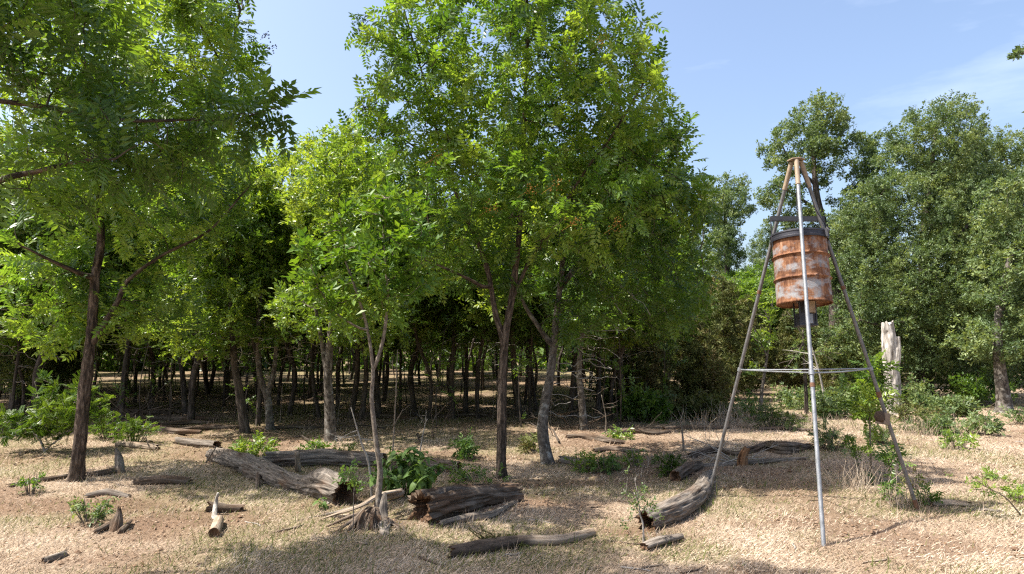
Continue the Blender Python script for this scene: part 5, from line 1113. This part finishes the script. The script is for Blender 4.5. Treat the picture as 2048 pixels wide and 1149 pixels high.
small_tree('mesquite_shrub', 'feathery light green shrub with pale crooked stems left of trunk', 804, (95, 905), [[(80, 880), (62, 858), (80, 830), (100, 800)], [(75, 872), (40, 850), (10, 830)], [(95, 895), (130, 870), (165, 830)]], [(140, 825, 70, 30, 0, .6, 120), (40, 845, 60, 28, 0, .6, 90), (90, 775, 24, 40, 0, .3, 34), (60, 870, 60, 16, 0, .5, 50), (170, 800, 40, 40, .2, .5, 60)], M_LEAF_M, TM_FEA, M_TWIG, (.9, 1.4), .022, per=3.6, dk=.12, step=.09)
# berry clusters and dry panicles at branch tips of the soapberry trees
def cluster(root, p, seed, nm, mat, n, r, sp):
    rng = np.random.default_rng(seed); mb = MB(); p = np.asarray(p) - np.array(root.location)
    for k in range(n):
        c = p + rng.normal(0, sp, 3); s = r * rng.uniform(.7, 1.2)
        V = np.array([[1, 0, 0], [-1, 0, 0], [0, 1, 0], [0, -1, 0], [0, 0, 1], [0, 0, -1]]) * s + c
        mb.add(V, [np.array([[0, 2, 4], [2, 1, 4], [1, 3, 4], [3, 0, 4], [2, 0, 5], [1, 2, 5], [3, 1, 5], [0, 3, 5]])])
    V, Fc, bk = tube([p - [sp * 3, 0, sp * 2], p], [.003, .002], 3, None, False, False); mb.add(V, Fc, bk)
    nf = sum(len(f) for k in mb.F for f in mb.F[k]); o = ob(nm, mb.mesh(nm, mat, True, {'rnd': ('FLOAT', 'FACE', rng.uniform(0, 1, nf))}), root); o['kind'] = 'stuff'
d = T1.location[1]
for i, (px, py) in enumerate([(533, 72), (543, 96), (503, 155), (468, 178), (485, 180), (460, 26), (528, 182)]): cluster(T1, P(px, py, d), 900 + i, 'berry_cluster', M_BERRY, 16, .012, .03)
d = T2r[0].location[1]
for i, (px, py) in enumerate([(730, 218), (1025, 62)]): cluster(T2r[0], P(px, py, d - .4), 920 + i, 'berry_cluster', M_BERRY, 14, .012, .03)
for i, (px, py) in enumerate([(875, 312), (1062, 378), (1140, 118), (1205, 85), (1150, 445), (1235, 450), (985, 415), (1110, 370)]): cluster(T2r[0], P(px, py, d - 1.3), 940 + i, 'dry_panicle', M_PANICLE, 34, .009, .055)

# ------------------------------------------------------------------ straw, grass, litter and crumbs of soil on the ground
def scatter(rng, n, d0, d1, power=1.0, keep=None):
    d = d0 * (d1 / d0) ** rng.uniform(0, 1, n) if power == 1.0 else d0 + (d1 - d0) * rng.uniform(0, 1, n) ** power
    x = rng.uniform(-1, 1, n) * (0.80 * d + 1.6)
    if keep is not None:
        k = rng.uniform(0, 1, n) < keep(x, d); x, d = x[k], d[k]
    return x, d
def blades(name, label, n, d0, d1, L, Wd, lift, mat, keep, seed, rr_=(0, 1)):
    rng = np.random.default_rng(seed); x, y = scatter(rng, n, d0, d1, 1.0, keep); n = len(x); z = terr(x, y)
    a = rng.uniform(0, 6.28, n); l = L * rng.uniform(.5, 1.3, n) * (1 + y * .03); w = Wd * rng.uniform(.6, 1.3, n) * (1 + y * .06); up = np.abs(rng.normal(0, lift, n)); b = np.stack([x, y, z - .003], -1)
    t = b + np.stack([np.cos(a) * l, np.sin(a) * l, up * l + .008], -1); s = np.stack([-np.sin(a) * w, np.cos(a) * w, np.full(n, .003)], -1)
    V = np.stack([b - s, b + s, t], 1).reshape(-1, 3); Fc = np.arange(3 * n).reshape(-1, 3)
    R = .1 + rng.uniform(rr_[0], rr_[1], n) * .38 + .5 * np.clip(fbm(np.stack([x, y, x * 0], -1) * 1.4, 4, 19) * 2.2 - .6, 0, 1)
    tag(ob(name, mk_mesh(name, V, [Fc], mat, {'rnd': ('FLOAT', 'FACE', R)}, smooth=False)), label, 'grass', kind='stuff')
blades('dry_grass', 'short dry straw coloured grass covering the clearing', 380000, 4.2, 26, .036, .0021, .5, M_STRAW, lambda x, y: 1 - .85 * soil_mask(x, y), 1001)
blades('green_grass', 'thin green grass growing through the straw', 110000, 4.2, 22, .042, .0024, .9, M_GRASS, lambda x, y: green_mask(x, y) * .8 + .05, 1002)
blades('dry_tufts', 'taller tufts of dry grass standing in the clearing', 120000, 4.3, 18, .045, .0022, 1.2, M_STRAW, lambda x, y: sstep(.60, .72, fbm(np.stack([x, y, x * 0], -1) * 2.6 + 9, 3, 88)) * (1 - .7 * soil_mask(x, y)), 1010)
def litter(name, label, n, d0, d1, size, mat, keep, seed, curl=.3):
    rng = np.random.default_rng(seed); x, y = scatter(rng, n, d0, d1, 1.0, keep); n = len(x); z = terr(x, y) + .006
    a = rng.uniform(0, 6.28, n); s = size * rng.uniform(.5, 1.4, n) * (1 + .03 * y); dx = np.stack([np.cos(a), np.sin(a), rng.normal(0, curl, n)], -1) * s[:, None]; dy = np.stack([-np.sin(a), np.cos(a), rng.normal(0, curl, n)], -1) * (s * .45)[:, None]; c = np.stack([x, y, z + np.abs(rng.normal(0, .006, n))], -1)
    V = np.stack([c - dx, c - dy, c + dx, c + dy], 1).reshape(-1, 3); Fc = np.arange(4 * n).reshape(-1, 4); Fc = np.concatenate([Fc[:, [0, 1, 2]], Fc[:, [0, 2, 3]]])
    R = rng.uniform(0, 1, n); tag(ob(name, mk_mesh(name, V, [Fc], mat, {'rnd': ('FLOAT', 'FACE', np.concatenate([R, R]))}, smooth=False)), label, 'leaf litter', kind='stuff')
litter('leaf_litter', 'brown fallen leaves scattered over clearing and wood floor', 90000, 4.2, 45, .013, M_LITTER, lambda x, y: .16 + .84 * sstep(7.5, 12, y), 1003)
def clods(n, seed):
    rng = np.random.default_rng(seed); x, y = scatter(rng, n, 4.3, 13, 1.0, lambda x, y: soil_mask(x, y) ** 1.3 * .9 + .02); n = len(x); s = .006 * np.exp(rng.normal(0, .5, n)) * (1 + .03 * y)
    base = np.array([[1, 0, 0], [-1, 0, 0], [0, 1, 0], [0, -1, 0], [0, 0, .8], [0, 0, -.6]], float); V = base[None] * s[:, None, None] * rng.uniform(.6, 1.4, (n, 6, 1)); V += np.stack([x, y, terr(x, y) + s * .3], -1)[:, None]
    f = np.array([[0, 2, 4], [2, 1, 4], [1, 3, 4], [3, 0, 4], [2, 0, 5], [1, 2, 5], [3, 1, 5], [0, 3, 5]]); Fc = (f[None] + (np.arange(n) * 6)[:, None, None]).reshape(-1, 3)
    tag(ob('soil_clods', mk_mesh('soil_clods', V.reshape(-1, 3), [Fc], M_CLOD, {'rnd': ('FLOAT', 'FACE', np.repeat(rng.uniform(0, 1, n), 8))}, smooth=False)), 'crumbled brown soil on the bare patches', 'soil', kind='stuff')
clods(42000, 1004)
# loose sticks and chips of wood
rng = np.random.default_rng(1005)
for i in range(70):
    x, y = scatter(rng, 1, 4.7, 13); x, y = float(x[0]), float(y[0]); L = rng.uniform(.08, .38); a = rng.uniform(0, 6.28); r = rng.uniform(.004, .012)
    q = np.array([[math.cos(a) * t * L, math.sin(a) * t * L, 0] for t in (-.5, -.15, .2, .5)]) + np.append(rng.normal(0, .012, 2), 0) * [[0], [1], [-1], [0]]
    for v in q: v[2] = T(x + v[0], y + v[1]) - T(x, y) + r * .9
    mb = MB(); V, Fc, bk = tube(catmull(q, 7), np.linspace(r, r * .55, 7), 6); mb.add(V, Fc, bk)
    tag(ob('loose_stick', mb.mesh('loose_stick', [M_TWIG, M_DEADB, M_DEADP][i % 3]), None, (x, y, T(x, y))), 'short loose stick lying on the ground of the clearing', 'stick', 'loose sticks scattered in the clearing')
